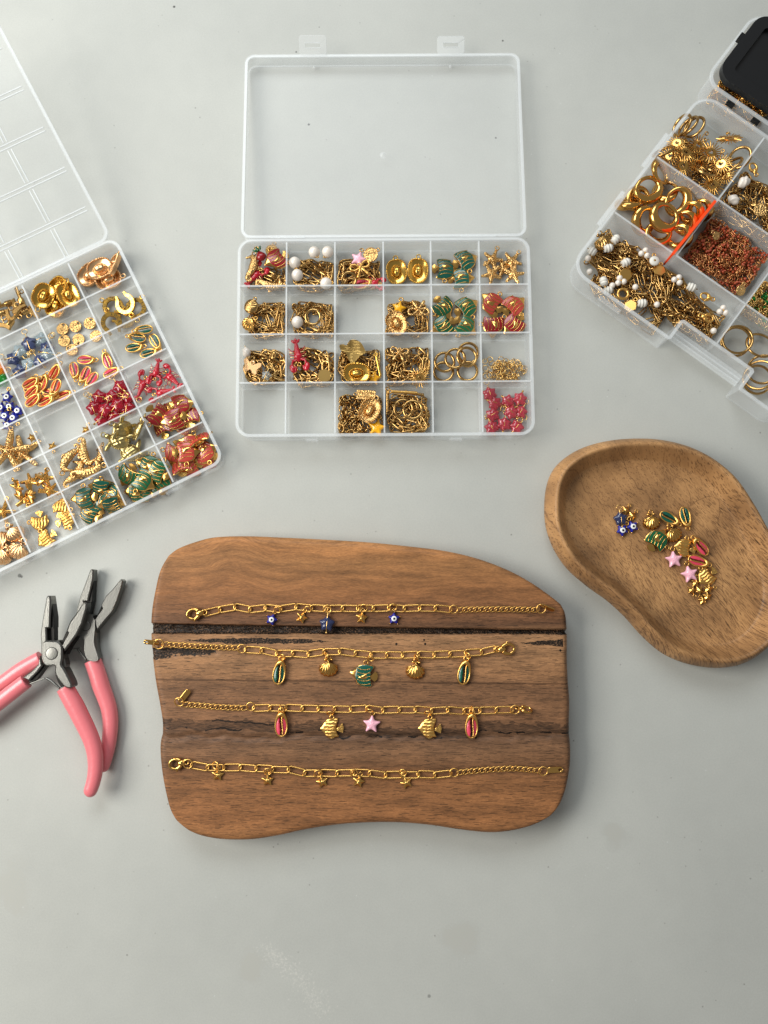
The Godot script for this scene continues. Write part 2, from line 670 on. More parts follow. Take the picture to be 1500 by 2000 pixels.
func make_hat(gold := "yellow") -> Node3D:
	var o := bud("hat_charm")
	var brim := egg(6.6, 8.4, 2.5, 60)
	var s := Shape.new()
	s.relief(brim, Vector2.ZERO, [1.0, 0.9, 0.75, 0.55, 0.4, 0.2], func(p: Vector2, t: float) -> float: return 0.7 + 1.2 * t * t + 0.8 * absf(p.x) / 6.6 * t)
	part("brim", s.mesh(M[gold]), o)
	var rope := PackedVector3Array()
	var rr := []
	for i in 180:
		var w := TAU * i / 180
		var c := cos(w)
		var d := sin(w)
		var p := Vector2(signf(c) * pow(absf(c), 0.8) * 6.6, signf(d) * pow(absf(d), 0.8) * 8.4)
		rope.push_back(Vector3(p.x, 1.9 + 0.8 * absf(p.x) / 6.6, p.y))
		rr.append(0.62 + 0.3 * sin(i * TAU / 5.0))
	var r := Shape.new()
	r.tube(rope, rr, 7, true)
	part("rope_edge", r.mesh(M[gold]), o)
	var cr := Shape.new()
	cr.relief(egg(2.7, 4.1, 2.2, 32), Vector2.ZERO, [1.0, 0.97, 0.88, 0.7, 0.4, 0.2], func(p: Vector2, t: float) -> float: return 1.2 + 3.6 * pow(maxf(0.0, 1.0 - t * t), 0.45) - 0.6 * exp(-p.x * p.x * 3.0) * (1.0 - t))
	part("crown", cr.mesh(M[gold]), o)
	var bp := PackedVector3Array()
	var br := []
	for i in 120:
		var w := TAU * i / 120
		bp.push_back(Vector3(cos(w) * 3.4, 1.5, sin(w) * 4.8))
		br.append(0.36 + 0.22 * sin(i * TAU / 4.0))
	var bd := Shape.new()
	bd.tube(bp, br, 6, true)
	part("hat_band", bd.mesh(M[gold]), o)
	add_loop(o, 0, -10.0, gold, 1.5, 1.6)
	return o

func make_starfish(gold := "hammered", big := 8.6, slim := 0.36, curl := 0.0) -> Node3D:
	var o := bud("starfish_charm")
	var line := PackedVector2Array()
	var pts := PackedVector2Array()
	for i in 5:
		var w := -PI / 2 + TAU * i / 5
		for q in [[-0.13, 0.93], [0.0, 1.0], [0.13, 0.93], [0.26, 0.62], [TAU / 10, slim], [TAU / 5 - 0.26, 0.62]]:
			var a: float = w + q[0] * (1.0 if q[1] < 0.9 else 0.9)
			pts.push_back(Vector2(cos(a), sin(a)) * big * q[1])
	line = smooth_loop(pts, 3)
	var lift := func(p: Vector2) -> float: return curl * pow(p.length() / big, 2.0) * (1.0 + 0.8 * sin(2.0 * atan2(p.y, p.x)))
	var s := Shape.new()
	s.relief(line, Vector2.ZERO, [1.0, 0.9, 0.7, 0.45, 0.2], func(p: Vector2, t: float) -> float: return 0.9 + 2.0 * pow(1.0 - t, 0.8) * big / 9.0 + lift.call(p), 0.0)
	part("body", s.mesh(M[gold]), o)
	var d := Shape.new()
	for i in 5:
		var w := -PI / 2 + TAU * i / 5
		for k in 6:
			for side in [-1.0, 0.0, 1.0]:
				var p: Vector2 = Vector2(cos(w), sin(w)) * big * (0.18 + 0.13 * k) + Vector2(-sin(w), cos(w)) * side * big * 0.105 * (1.0 - k * 0.1)
				d.ball(Vector3(p.x, 1.05 + 1.75 * (1.0 - p.length() / big) * big / 9.0 + (0.15 if side == 0.0 else -0.25) + lift.call(p), p.y), Vector3(0.34, 0.3, 0.34) * big / 9.0, 6)
	part("bumps", d.mesh(M[gold]), o).set_meta("kind", "stuff")
	add_loop(o, 0, -big - 0.6, gold, 1.3, 1.2 + curl)
	return o

func make_seahorse(gold := "hammered") -> Node3D:
	var o := bud("seahorse_charm")
	var sp := smooth_line(v3([-0.8, 1.6, -7.6, 0.9, 1.7, -6.6, 1.7, 1.8, -3.6, 1.5, 1.8, -0.2, 0.3, 1.6, 3.4, -1.3, 1.4, 6.2, -1.4, 1.2, 8.4, 0.4, 1.1, 9.2, 1.5, 1.0, 8.2, 0.6, 1.0, 7.3]), 9)
	var rad := [1.7, 2.0, 2.7, 3.0, 2.3, 1.5, 1.1, 0.85, 0.65, 0.4]
	var rr := []
	for i in sp.size():
		var q := float(i) / 9.0
		var k := mini(int(q), 8)
		rr.append(lerpf(rad[k], rad[k + 1], q - k) * (1.0 + 0.11 * sin(i * 1.55)))
	var s := Shape.new()
	s.tube(sp, rr, 12, false, 0.62)
	part("body", s.mesh(M[gold]), o)
	var h := Shape.new()
	h.tube(v3([-0.4, 1.6, -7.4, -2.6, 1.5, -6.7, -4.4, 1.4, -6.0]), [1.5, 0.8, 0.75], 8)
	h.ball(Vector3(-0.9, 2.7, -7.6), Vector3(0.45, 0.4, 0.45), 8)
	part("snout", h.mesh(M[gold]), o)
	var f := Shape.new()
	f.relief(v2([3.6, -2.4, 5.4, -1.4, 5.6, 0.4, 3.6, 1.4]), Vector2(4.4, -0.4), [1.0, 0.5], func(_p: Vector2, t: float) -> float: return 1.3 - 0.4 * t)
	part("fin", f.mesh(M[gold]), o)
	add_loop(o, 0.5, -10.0, gold)
	return o

func make_turtle(gold := "old") -> Node3D:
	var o := bud("turtle_charm")
	var s := Shape.new()
	s.relief(egg(6.0, 6.8, 2.1, 56), Vector2.ZERO, [1.0, 0.93, 0.84, 0.74, 0.62, 0.5, 0.38, 0.26, 0.13], func(p: Vector2, t: float) -> float: return 1.2 + 3.0 * sqrt(maxf(0.0, 1.0 - t * t)) + 0.32 * sin(p.x * 1.9 + 0.6) * sin(p.y * 1.6))
	part("shell", s.mesh(M[gold]), o)
	var e := PackedVector3Array()
	var er := []
	for i in 120:
		var w := TAU * i / 120
		e.push_back(Vector3(cos(w) * 6.1, 1.3, sin(w) * 6.9))
		er.append(0.5 + 0.22 * sin(i * TAU / 4.0))
	var b := Shape.new()
	b.tube(e, er, 6, true)
	part("shell_edge", b.mesh(M[gold]), o)
	for q in [[-6.6, -5.4, -40.0, 4.2], [6.6, -5.4, 40.0, 4.2], [-5.6, 5.8, 30.0, 3.2], [5.6, 5.8, -30.0, 3.2]]:
		var f := Shape.new()
		f.ball(Vector3(q[0], 1.3, q[1]), Vector3(1.7, 0.9, q[3]), 12, Basis(Vector3.UP, deg_to_rad(q[2] + 60 * signf(q[0]))))
		part("flipper", f.mesh(M[gold]), o)
	var h := Shape.new()
	h.ball(Vector3(0, 1.9, -8.2), Vector3(2.0, 1.6, 2.5), 12)
	part("head", h.mesh(M[gold]), o)
	add_loop(o, 0, -11.6, gold, 1.6)
	return o

func make_lobster(c := "lobster_red") -> Node3D:
	var o := bud("lobster_charm")
	var sp := PackedVector3Array()
	var rr := []
	for i in 44:
		var q := i / 43.0
		sp.push_back(Vector3(0, 1.3, lerpf(-5.0, 7.6, q)))
		var r := 2.6 * sin(PI * clampf(q * 1.55, 0.0, 1.0)) + 0.1 if q < 0.42 else lerpf(2.3, 0.95, (q - 0.42) / 0.58) * (1.0 + 0.12 * sin(i * 1.9))
		rr.append(maxf(0.3, r))
	var s := Shape.new()
	s.tube(sp, rr, 12, false, 0.62)
	part("body", s.mesh(M[c]), o)
	var t := Shape.new()
	for a in [-0.8, 0.0, 0.8]:
		t.ball(Vector3(sin(a) * 2.1, 1.0, 7.8 + cos(a) * 1.5), Vector3(1.0, 0.5, 1.7), 10, Basis(Vector3.UP, a))
	part("tail_fan", t.mesh(M[c]), o)
	for side in [-1.0, 1.0]:
		var a := Shape.new()
		a.tube(v3([side * 1.2, 1.3, -3.2, side * 3.8, 1.3, -4.0, side * 4.6, 1.4, -6.4]), [0.8, 0.75, 0.8], 7)
		a.ball(Vector3(side * 4.5, 1.4, -8.6), Vector3(1.9, 1.0, 3.0), 12, Basis(Vector3.UP, side * 0.3))
		a.ball(Vector3(side * 2.6, 1.4, -9.2), Vector3(0.75, 0.7, 2.2), 10, Basis(Vector3.UP, -side * 0.2))
		part("claw", a.mesh(M[c]), o)
		for k in 5:
			var g := Shape.new()
			g.tube(v3([side * 1.6, 1.2, -2.4 + k * 1.2, side * 3.8, 1.5, -3.0 + k * 1.5, side * 5.2, 0.6, -2.2 + k * 1.8]), [0.3], 5)
			part("leg", g.mesh(M.rose if k % 2 else M[c]), o)
	add_loop(o, 0, -6.4, "gold", 1.1)
	return o

func make_horseshoe() -> Node3D:
	var o := bud("horseshoe_charm")
	var p := PackedVector2Array()
	for i in 29:
		var w := deg_to_rad(lerpf(-142, 142, i / 28.0))
		p.push_back(Vector2(sin(w) * 7.0, -cos(w) * 7.4))
	p.push_back(Vector2(3.9, 8.2))
	p.push_back(Vector2(2.2, 7.4))
	for i in 29:
		var w := deg_to_rad(lerpf(138, -138, i / 28.0))
		p.push_back(Vector2(sin(w) * 4.2, -cos(w) * 4.6))
	p.push_back(Vector2(-2.2, 7.4))
	p.push_back(Vector2(-3.9, 8.2))
	var s := Shape.new()
	s.prism(p, 0, 1.5, 0.2)
	part("shoe", s.mesh(M.yellow), o)
	var st := SurfaceTool.new()
	st.begin(Mesh.PRIMITIVE_TRIANGLES)
	var f := SystemFont.new()
	f.font_names = PackedStringArray(["Droid Sans"])
	var word := "GOOD LUCK"
	for i in word.length():
		if word[i] == " ":
			continue
		var tm := TextMesh.new()
		tm.text = word[i]
		tm.font = f
		tm.font_size = 16
		tm.pixel_size = 0.000165
		tm.depth = 0.0003
		var w := deg_to_rad(-104 + 26.0 * i)
		var b := Basis(Vector3(cos(w), 0, sin(w)), Vector3(sin(w), 0, -cos(w)), Vector3.UP)
		st.append_from(tm, 0, Transform3D(b, Vector3(sin(w) * 5.6, 1.48, -cos(w) * 5.95) * MM))
	st.set_material(M.black)
	part("lettering", st.commit(), o)
	add_loop(o, 0, -9.0, "yellow", 1.5)
	return o

func make_coin(gold := "hammered") -> Node3D:
	var o := bud("coin_charm")
	var hole := PackedVector2Array()
	for i in 10:
		hole.push_back(Vector2(0, -2.7) + Vector2(cos(TAU * i / 10), sin(TAU * i / 10)) * 0.75)
	var s := Shape.new()
	s.prism(keyhole(egg(4.1, 4.1, 2.0, 40), hole), 0, 0.9, 0.12)
	part("disc", s.mesh(M[gold]), o)
	return o

func make_revolver() -> Node3D:
	var o := bud("revolver_charm")
	var s := Shape.new()
	s.tube(v3([-9.5, 1.6, -2.0, 0, 1.6, -2.0]), [0.95], 10)
	s.box(Vector3(-9.0, 1.6, -3.2), Vector3(0.7, 0.7, 0.9))
	s.box(Vector3(-4.6, 1.4, -0.9), Vector3(8.0, 0.9, 0.8))
	part("barrel", s.mesh(M.antique), o)
	var c := Shape.new()
	c.tube(v3([-0.6, 1.7, -1.5, -0.2, 1.7, -1.5, 3.6, 1.7, -1.5, 4.0, 1.7, -1.5]), [1.6, 2.1, 2.1, 1.6], 12)
	part("cylinder", c.mesh(M.antique), o)
	var g := Shape.new()
	g.prism(smooth_loop(v2([-0.5, -3.2, 4.6, -3.3, 6.2, -3.8, 6.4, -2.2, 6.6, 0.4, 8.6, 5.6, 6.0, 6.8, 4.2, 2.4, 3.4, 0.8, -0.4, 0.4]), 3), 0.6, 2.4, 0.3)
	part("grip", g.mesh(M.antique), o)
	var t := Shape.new()
	t.torus(Vector3(2.4, 1.4, 2.0), 1.7, 0.4, 14, 6)
	part("trigger_guard", t.mesh(M.antique), o)
	add_loop(o, -5.0, -4.2, "antique")
	return o

func make_bow(gold := "hammered") -> Node3D:
	var o := bud("bow_charm")
	for side in [-1.0, 1.0]:
		var l := Shape.new()
		l.tube(smooth_line(v3([side * 0.4, 1.4, 0, side * 3.0, 1.8, -2.8, side * 6.0, 1.7, -3.2, side * 6.8, 1.5, -0.8, side * 4.6, 1.4, 1.0, side * 0.4, 1.4, 0.3]), 5), [0.75], 8)
		part("bow_loop", l.mesh(M[gold]), o)
		var t := Shape.new()
		t.tube(smooth_line(v3([side * 0.3, 1.4, 0.4, side * 1.6, 1.5, 2.6, side * 3.2, 1.2, 5.0, side * 4.0, 1.0, 6.6]), 4), [0.7, 0.72, 0.75, 0.8, 0.85, 0.9, 0.95, 1.0, 1.05, 1.1, 1.1, 1.0, 0.8], 8)
		part("bow_tail", t.mesh(M[gold]), o)
	var k := Shape.new()
	k.ball(Vector3(0, 1.7, 0), Vector3(1.3, 1.3, 1.3), 12)
	part("knot", k.mesh(M[gold]), o)
	add_loop(o, 0, -2.4, gold, 1.1)
	return o

func make_sunburst() -> Node3D:
	var o := bud("sunburst_charm")
	var heart := PackedVector2Array()
	for i in 20:
		var w := TAU * i / 20
		heart.push_back(Vector2(16.0 * pow(sin(w), 3.0), -(13.0 * cos(w) - 5.0 * cos(2 * w) - 2.0 * cos(3 * w) - cos(4 * w))) * 0.105)
	var s := Shape.new()
	s.prism(keyhole(egg(3.1, 3.1, 2.0, 28), heart), 0.2, 1.2, 0.1)
	part("heart_ring", s.mesh(M.gold), o)
	for i in 22:
		var w := TAU * i / 22
		var r := 8.6 if i % 2 == 0 else 7.4
		var d := Vector3(cos(w), 0, sin(w))
		if not meshes.has("ray%s" % (i % 2)):
			var g := Shape.new()
			g.tube(v3([2.8, 0.7, 0, r * 0.7, 0.75, 0, r, 0.6, 0]), [0.44, 0.42, 0.3], 5)
			meshes["ray%s" % (i % 2)] = g.mesh(M.gold)
		var q := part("ray", meshes["ray%s" % (i % 2)], o)
		q.rotation.y = -w
	add_loop(o, 0, -9.6, "gold", 1.1, 0.8)
	return o

func make_chunky(gold := "gold") -> Node3D:
	var o := bud("hoop_earring")
	var p := PackedVector3Array()
	var rr := []
	for i in 44:
		var w := TAU * i / 44
		p.push_back(Vector3(cos(w) * 7.9, 2.6, sin(w) * 6.8))
		rr.append(1.25 + 2.15 * pow(0.5 + 0.5 * sin(w), 1.3))
	var s := Shape.new()
	s.tube(p, rr, 12, true)
	part("hoop", s.mesh(M[gold]), o)
	var c := Shape.new()
	c.box(Vector3(0.6, 2.6, -6.6), Vector3(1.8, 1.9, 1.9))
	part("clasp", c.mesh(M[gold]), o)
	return o

func make_hoop(big := 7.0, small := 1.0, gold := "antique") -> Node3D:
	var o := bud("hoop")
	var s := Shape.new()
	s.torus(Vector3(0, small, 0), big, small, 40, 9)
	part("ring", s.mesh(M[gold]), o)
	var c := Shape.new()
	c.torus(Vector3(big, small, 0), small * 1.05, 0.16, 12, 5, Basis(Vector3.RIGHT, PI / 2))
	part("hinge", c.mesh(M[gold]), o)
	return o

func make_pearl(r := 3.9) -> Node3D:
	var o := bud("pearl")
	var s := Shape.new()
	s.ball(Vector3(0, r, 0), Vector3(r, r, r), 22)
	part("bead", s.mesh(M.pearl), o)
	var c := Shape.new()
	c.torus(Vector3(r * 0.55, r * 1.1, r * 0.86), r * 0.22, r * 0.08, 10, 6)
	part("loop", c.mesh(M.gold), o)
	return o

func make_baroque() -> Node3D:
	var o := bud("baroque_pearl")
	var s := Shape.new()
	s.ball(Vector3(0, 3.2, 0), Vector3(4.4, 3.2, 3.4), 20)
	for i in s.v.size():
		var p := s.v[i]
		s.v[i] = p + (p - Vector3(0, 3.2, 0)) * 0.1 * sin(p.x * 1.3 + p.z * 1.7)
	part("bead", s.mesh(M.pearl), o)
	var c := Shape.new()
	c.tube(v3([-5.6, 3.0, 0.6, 0, 3.0, 0, 5.6, 3.0, -0.6]), [0.3], 6)
	part("pin", c.mesh(M.wire), o)
	return o

func make_shell_bead() -> Node3D:
	var o := bud("shell_bead")
	var prof := []
	for i in 25:
		var q := i / 24.0
		prof.append(Vector2(0.05 if i in [0, 24] else 3.0 * (0.72 + 0.28 * sin(q * PI)) * (1.0 + 0.09 * sin(q * TAU * 3.0)), lerpf(-3.4, 3.4, q)))
	var s := Shape.new()
	s.lathe(Vector3(0, 2.9, 0), prof, 18, Basis(Vector3.FORWARD, PI / 2))
	part("bead", s.mesh(M.shell_white), o)
	var c := Shape.new()
	c.tube(v3([-4.6, 2.9, 0, 4.6, 2.9, 0]), [0.45], 6)
	part("pin", c.mesh(M.antique), o)
	return o

func make_pearl_cluster() -> Node3D:
	var o := bud("pearl_cluster")
	for p in [[0.0, -2.0], [-2.0, 1.0], [2.0, 1.1]]:
		var s := Shape.new()
		s.ball(Vector3(p[0], 2.1, p[1]), Vector3(2.0, 2.0, 2.0), 14)
		part("pearl", s.mesh(M.pearl), o)
	var c := Shape.new()
	c.ball(Vector3(0, 3.0, 0.2), Vector3(0.7, 0.7, 0.7), 8)
	part("pin_head", c.mesh(M.gold), o)
	return o

func make_seed_pearl() -> Node3D:
	var o := make_pearl(2.0)
	o.name = "small_pearl"
	return o

func make_strawberry() -> Node3D:
	var o := bud("strawberry_charm")
	var prof := []
	for i in 13:
		var q := i / 12.0
		prof.append(Vector2(maxf(0.05, 3.4 * sin(PI * pow(q, 0.7))), lerpf(-5.0, 3.2, q)))
	var s := Shape.new()
	s.lathe(Vector3(0, 2.4, 0), prof, 16, Basis(Vector3.RIGHT, PI / 2) * Basis.from_scale(Vector3(1, 1, 0.7)))
	part("fruit", s.mesh(M.red), o)
	for i in 5:
		var l := Shape.new()
		var a := TAU * i / 5
		l.ball(Vector3(sin(a) * 2.0, 3.6 + cos(a) * 0.8, 3.2), Vector3(0.8, 0.5, 1.9), 8, Basis(Vector3.UP, a * 0.5))
		part("leaf", l.mesh(M.leaf_green), o)
	add_loop(o, 0, 5.4, "gold")
	return o

func make_disc(r := 4.6, mat := "satin", sides := 28) -> Node3D:
	var o := bud("disc_charm")
	var s := Shape.new()
	s.prism(egg(r, r, 2.0, sides), 0, 0.9, 0.2)
	part("disc", s.mesh(M[mat]), o)
	add_loop(o, 0, -r - 0.9, mat, 1.1, 0.7)
	return o

func make_ridged_disc() -> Node3D:
	var o := bud("shell_disc_charm")
	var s := Shape.new()
	s.relief(egg(4.8, 4.9, 2.2, 60), Vector2(0, -0.2), [1.0, 0.93, 0.86, 0.78, 0.7, 0.62, 0.54, 0.46, 0.38, 0.3, 0.2, 0.1], func(p: Vector2, t: float) -> float: return 0.5 + 1.6 * sqrt(maxf(0.0, 1.0 - t * t)) + 0.16 * sin((p - Vector2(-1.5, -5.5)).length() * 5.0))
	part("shell", s.mesh(M.antique), o)
	add_loop(o, 0, -5.6, "antique", 1.1)
	return o

func make_ribbed_back() -> Node3D:
	var o := bud("ribbed_pendant")
	var l := smooth_loop(v2([-8.5, -4.2, -6.0, -5.0, -3.8, -4.4, -1.5, -7.6, 2.0, -8.0, 5.4, -6.4, 7.6, -3.2, 8.8, 0.6, 5.2, 3.0, 2.2, 6.4, 0.0, 7.6, -2.6, 5.2, -4.2, 0.8, -7.4, -1.0]), 6)
	var s := Shape.new()
	var ts := []
	for i in 22:
		ts.append(1.0 - i / 22.0)
	s.relief(l, Vector2(0.4, -1.4), ts, func(p: Vector2, t: float) -> float: return 1.0 + 0.6 * t + 0.14 * sin(p.y * 6.4))
	part("plate", s.mesh(M.ribbed), o)
	return o

func make_butterfly() -> Node3D:
	var o := bud("butterfly_tag")
	var s := Shape.new()
	s.prism(smooth_loop(v2([0, -2.2, -4.8, -5.0, -6.4, -3.0, -4.4, 0.2, -5.0, 3.0, -2.2, 3.4, 0, 1.4, 2.2, 3.4, 5.0, 3.0, 4.4, 0.2, 6.4, -3.0, 4.8, -5.0]), 4), 0, 0.9, 0.15)
	part("plate", s.mesh(M.rose), o)
	add_loop(o, 0, -3.2, "rose", 1.2, 0.7)
	return o

func make_plaque() -> Node3D:
	var o := bud("plaque_charm")
	var s := Shape.new()
	s.prism(rounded(-7.0, -3.6, 7.0, 3.6, 0.6, 2), 0, 1.2, 0.2)
	part("plate", s.mesh(M.hammered), o)
	for k in 2:
		var l := Shape.new()
		var p := PackedVector3Array()
		for i in 30:
			var x := lerpf(-5.6, 5.6, i / 29.0)
			p.push_back(Vector3(x, 1.25, -1.5 + k * 2.8 + 0.6 * sin(x * (2.0 + k))))
		l.tube(p, [0.25], 5)
		part("engraving", l.mesh(M.antique), o)
	add_loop(o, -7.6, 0, "gold", 1.2, 0.7)
	return o

func make_rod(l := 15.0, r := 1.3, mat := "antique") -> Node3D:
	var o := bud("bar_charm")
	var s := Shape.new()
	s.tube(v3([-l / 2, r, 0, -l / 2 + 0.3, r, 0, l / 2 - 0.3, r, 0, l / 2, r, 0]), [r * 0.8, r, r, r * 0.8], 12)
	part("bar", s.mesh(M[mat]), o)
	add_loop(o, -l / 2 - 1.1, 0, mat, 1.1, r)
	return o

func make_clasp(k := 1.0, mat := "gold") -> Node3D:
	var o := bud("clasp")     # opening to the left (-x), eye to the right
	var s := Shape.new()
	var p := PackedVector3Array()
	var rr := []
	for i in 26:
		var w := deg_to_rad(lerpf(24, 336, i / 25.0))
		p.push_back(Vector3(-0.6 + cos(w) * 2.9 * k, 1.1, sin(w) * 2.3 * k))
		rr.append(0.62 * k + 0.5 * k * pow(absf(cos(w * 0.5)), 3.0))
	s.tube(p, rr, 9)
	s.ball(Vector3(2.6 * k, 1.1, 0), Vector3(2.1 * k, 1.1 * k, 1.6 * k), 12)
	part("hook", s.mesh(M[mat]), o)
	var l := Shape.new()
	l.tube(v3([2.0 * k, 1.7, 1.0 * k, 0.4 * k, 1.6, 2.4 * k, -0.2 * k, 1.4, 3.6 * k]), [0.45 * k, 0.5 * k, 0.42 * k], 7)
	part("lever", l.mesh(M[mat]), o)
	var e := Shape.new()
	e.torus(Vector3(5.0 * k, 1.1, 0), 1.25 * k, 0.42 * k, 14, 7)
	part("eye_ring", e.mesh(M[mat]), o)
	return o

func make_tag_plate(l := 9.6, w := 3.6) -> Node3D:
	var o := bud("tag_plate")     # hole at the left end
	var hole := PackedVector2Array()
	for i in 12:
		hole.push_back(Vector2(-l / 2 + 1.8, 0) + Vector2(cos(TAU * i / 12) * 1.1, sin(TAU * i / 12) * 0.85))
	var s := Shape.new()
	s.prism(keyhole(rounded(-l / 2, -w / 2, l / 2, w / 2, w * 0.42, 5), hole), 0.0, 0.8, 0.12)
	part("plate", s.mesh(M.gold), o)
	return o

func make(kind: String) -> Node3D:
	var k := kind.split(" ")
	match k[0]:
		"cowry": return make_cowry(k[1])
		"angelfish": return make_angelfish(k[1])
		"goldfish": return make_goldfish()
		"scallop": return make_scallop(k[1] if k.size() > 1 else "gold")
		"tiny_star": return make_tiny_star()
		"soft_star": return make_soft_star(k[1], float(k[2]) if k.size() > 2 else 6.1)
		"eye_star": return make_eye_star()
		"glass_star": return make_glass_star(k[1], float(k[2]) if k.size() > 2 else 5.4)
		"hat": return make_hat(k[1])
		"starfish": return make_starfish(k[1], float(k[2]), float(k[3]), float(k[4]))
		"seahorse": return make_seahorse()
		"turtle": return make_turtle()
		"lobster": return make_lobster()
		"horseshoe": return make_horseshoe()
		"coin": return make_coin()
		"revolver": return make_revolver()
		"bow": return make_bow(k[1])
		"sunburst": return make_sunburst()
		"chunky": return make_chunky()
		"hoop": return make_hoop(float(k[1]), float(k[2]), k[3])
		"pearl": return make_pearl()
		"small_pearl": return make_seed_pearl()
		"baroque": return make_baroque()
		"shell_bead": return make_shell_bead()
		"pearl_cluster": return make_pearl_cluster()
		"strawberry": return make_strawberry()
		"disc": return make_disc(float(k[1]), k[2], int(k[3]))
		"ridged_disc": return make_ridged_disc()
		"ribbed_back": return make_ribbed_back()
		"butterfly": return make_butterfly()
		"plaque": return make_plaque()
		"rod": return make_rod(float(k[1]), float(k[2]), k[3])
		"clasp": return make_clasp(float(k[1]), k[2])
	return make_tag_plate()

func spawn(kind: String) -> Node3D:
	if not protos.has(kind):
		protos[kind] = make(kind)
	return protos[kind].duplicate()

const WORD := {"cowry_charm": "shell charm", "angelfish_charm": "fish charm", "fish_charm": "fish charm", "scallop_charm": "shell charm", "star_charm": "star charm", "eye_star_charm": "star charm", "glass_star_bead": "star bead", "hat_charm": "hat charm", "starfish_charm": "starfish charm", "seahorse_charm": "seahorse charm", "turtle_charm": "turtle charm", "lobster_charm": "lobster charm", "horseshoe_charm": "horseshoe charm", "coin_charm": "coin charm", "revolver_charm": "revolver charm", "bow_charm": "bow charm", "sunburst_charm": "sunburst charm", "hoop_earring": "earring", "hoop": "hoop", "pearl": "pearl", "small_pearl": "pearl", "baroque_pearl": "pearl", "shell_bead": "bead", "pearl_cluster": "pearl cluster", "strawberry_charm": "strawberry charm", "disc_charm": "disc charm", "shell_disc_charm": "shell charm", "ribbed_pendant": "pendant", "butterfly_tag": "tag", "plaque_charm": "plaque", "bar_charm": "bar charm", "clasp": "clasp"}

# one loose charm: kind, what it is, photograph position, level (m), turn in the picture (degrees clockwise), lift (mm), tilt (degrees about x and z), scale
func put(kind: String, desc: String, u: float, w: float, level: float, turn := 0.0, lift := 0.0, tx := 0.0, tz := 0.0, k := 1.0) -> Node3D:
	var o := spawn(kind)
	var base := String(o.name).rstrip("0123456789")
	o.name = numbered(base)
	add_child(o, true)
	var b := Basis(Vector3.UP, -deg_to_rad(turn)) * Basis(Vector3.RIGHT, deg_to_rad(tx)) * Basis(Vector3.BACK, deg_to_rad(tz))
	o.transform = Transform3D(b.scaled_local(Vector3.ONE * k), within(spot(u, w, level + lift * MM), kind, k))
	entries.append([o, desc, here, u, WORD.get(base, "charm"), here_group])
	return o

const REACH := {"angelfish": 7.6, "hat": 7.8, "lobster": 6.5, "starfish": 6.6, "cowry": 5.0, "turtle": 6.8, "seahorse": 5.5, "goldfish": 5.6, "glass_star": 5.0, "scallop": 5.2, "horseshoe": 7.0, "hoop": 7.0}

func within(p: Vector3, kind: String, k: float) -> Vector3:      # keep a charm inside the compartment it lies in
	var r: float = REACH.get(kind.split(" ")[0], 0.0) * k
	if r == 0.0:
		return p
	for q in [[mid_at, mid_x, mid_z], [left_at, left_x, left_z]]:
		var f: Transform3D = q[0]
		var l := f.affine_inverse() * p / MM
		for i in q[1].size() - 1:
			for j in q[2].size() - 1:
				if l.x > q[1][i] and l.x < q[1][i + 1] and l.z > q[2][j] and l.z < q[2][j + 1]:
					var rx := minf(r, (q[1][i + 1] - q[1][i]) / 2)
					var rz := minf(r, (q[2][j + 1] - q[2][j]) / 2)
					l.x = clampf(l.x, q[1][i] + rx, q[1][i + 1] - rx)
					l.z = clampf(l.z, q[2][j] + rz, q[2][j + 1] - rz)
					return f * (l * MM)
	return p

func name_entries() -> void:
	var sets := {}
	for e in entries:
		var key: String = e[1] + "|" + e[2]
		if not sets.has(key):
			sets[key] = []
		sets[key].append(e)
	var nth := ["leftmost", "second", "third", "fourth", "fifth", "sixth", "seventh", "eighth", "ninth", "tenth", "eleventh", "twelfth", "thirteenth"]
	var count := ["", "", "two", "three", "four", "five", "six", "seven", "eight", "nine", "ten", "eleven", "twelve", "thirteen"]
	for key in sets:
		var l: Array = sets[key]
		l.sort_custom(func(a, b): return a[3] < b[3])
		for i in l.size():
			var e: Array = l[i]
			var which := ""
			if l.size() > 1:
				if i == 0:
					which = ", leftmost of %s" % count[l.size()]
				elif i == l.size() - 1:
					which = ", rightmost of %s" % count[l.size()]
				else:
					which = ", %s from left of %s" % [nth[i], count[l.size()]]
			tag(e[0], "%s%s, %s" % [e[1], which, e[2]], e[4], e[5] if e[5] else (e[1] + "s") if l.size() > 1 else "")

# ---------------------------------------------------------------- organiser boxes
func band(s: Shape, o: PackedVector2Array, y0: float, y1: float, outward: bool) -> void:
	var p := o.duplicate()
	if outward:
		p.reverse()
	var a := PackedVector3Array()
	var b := PackedVector3Array()
	for q in p:
		a.push_back(Vector3(q.x, y0, q.y))
		b.push_back(Vector3(q.x, y1, q.y))
	s.rows([a, b], true)

func lip(s: Shape, o: PackedVector2Array, i: PackedVector2Array, y: float, up := true) -> void:
	var n := o.size()
	for k in n:
		var m := (k + 1) % n
		var f := [Vector3(i[k].x, y, i[k].y), Vector3(i[m].x, y, i[m].y), Vector3(o[m].x, y, o[m].y), Vector3(o[k].x, y, o[k].y)]
		if not up:
			f.reverse()
		s.face(f)

func wall_part(called: String, o: PackedVector2Array, th: float, y0: float, y1: float, mat: String, parent: Node) -> void:
	var i := Shape.inset(o, th)
	var s := Shape.new()
	band(s, o, y0, y1, true)
	band(s, i, y0, y1, false)
	lip(s, o, i, y0, false)
	lip(s, o, i, y1)
	part(called, s.mesh(M[mat]), parent)

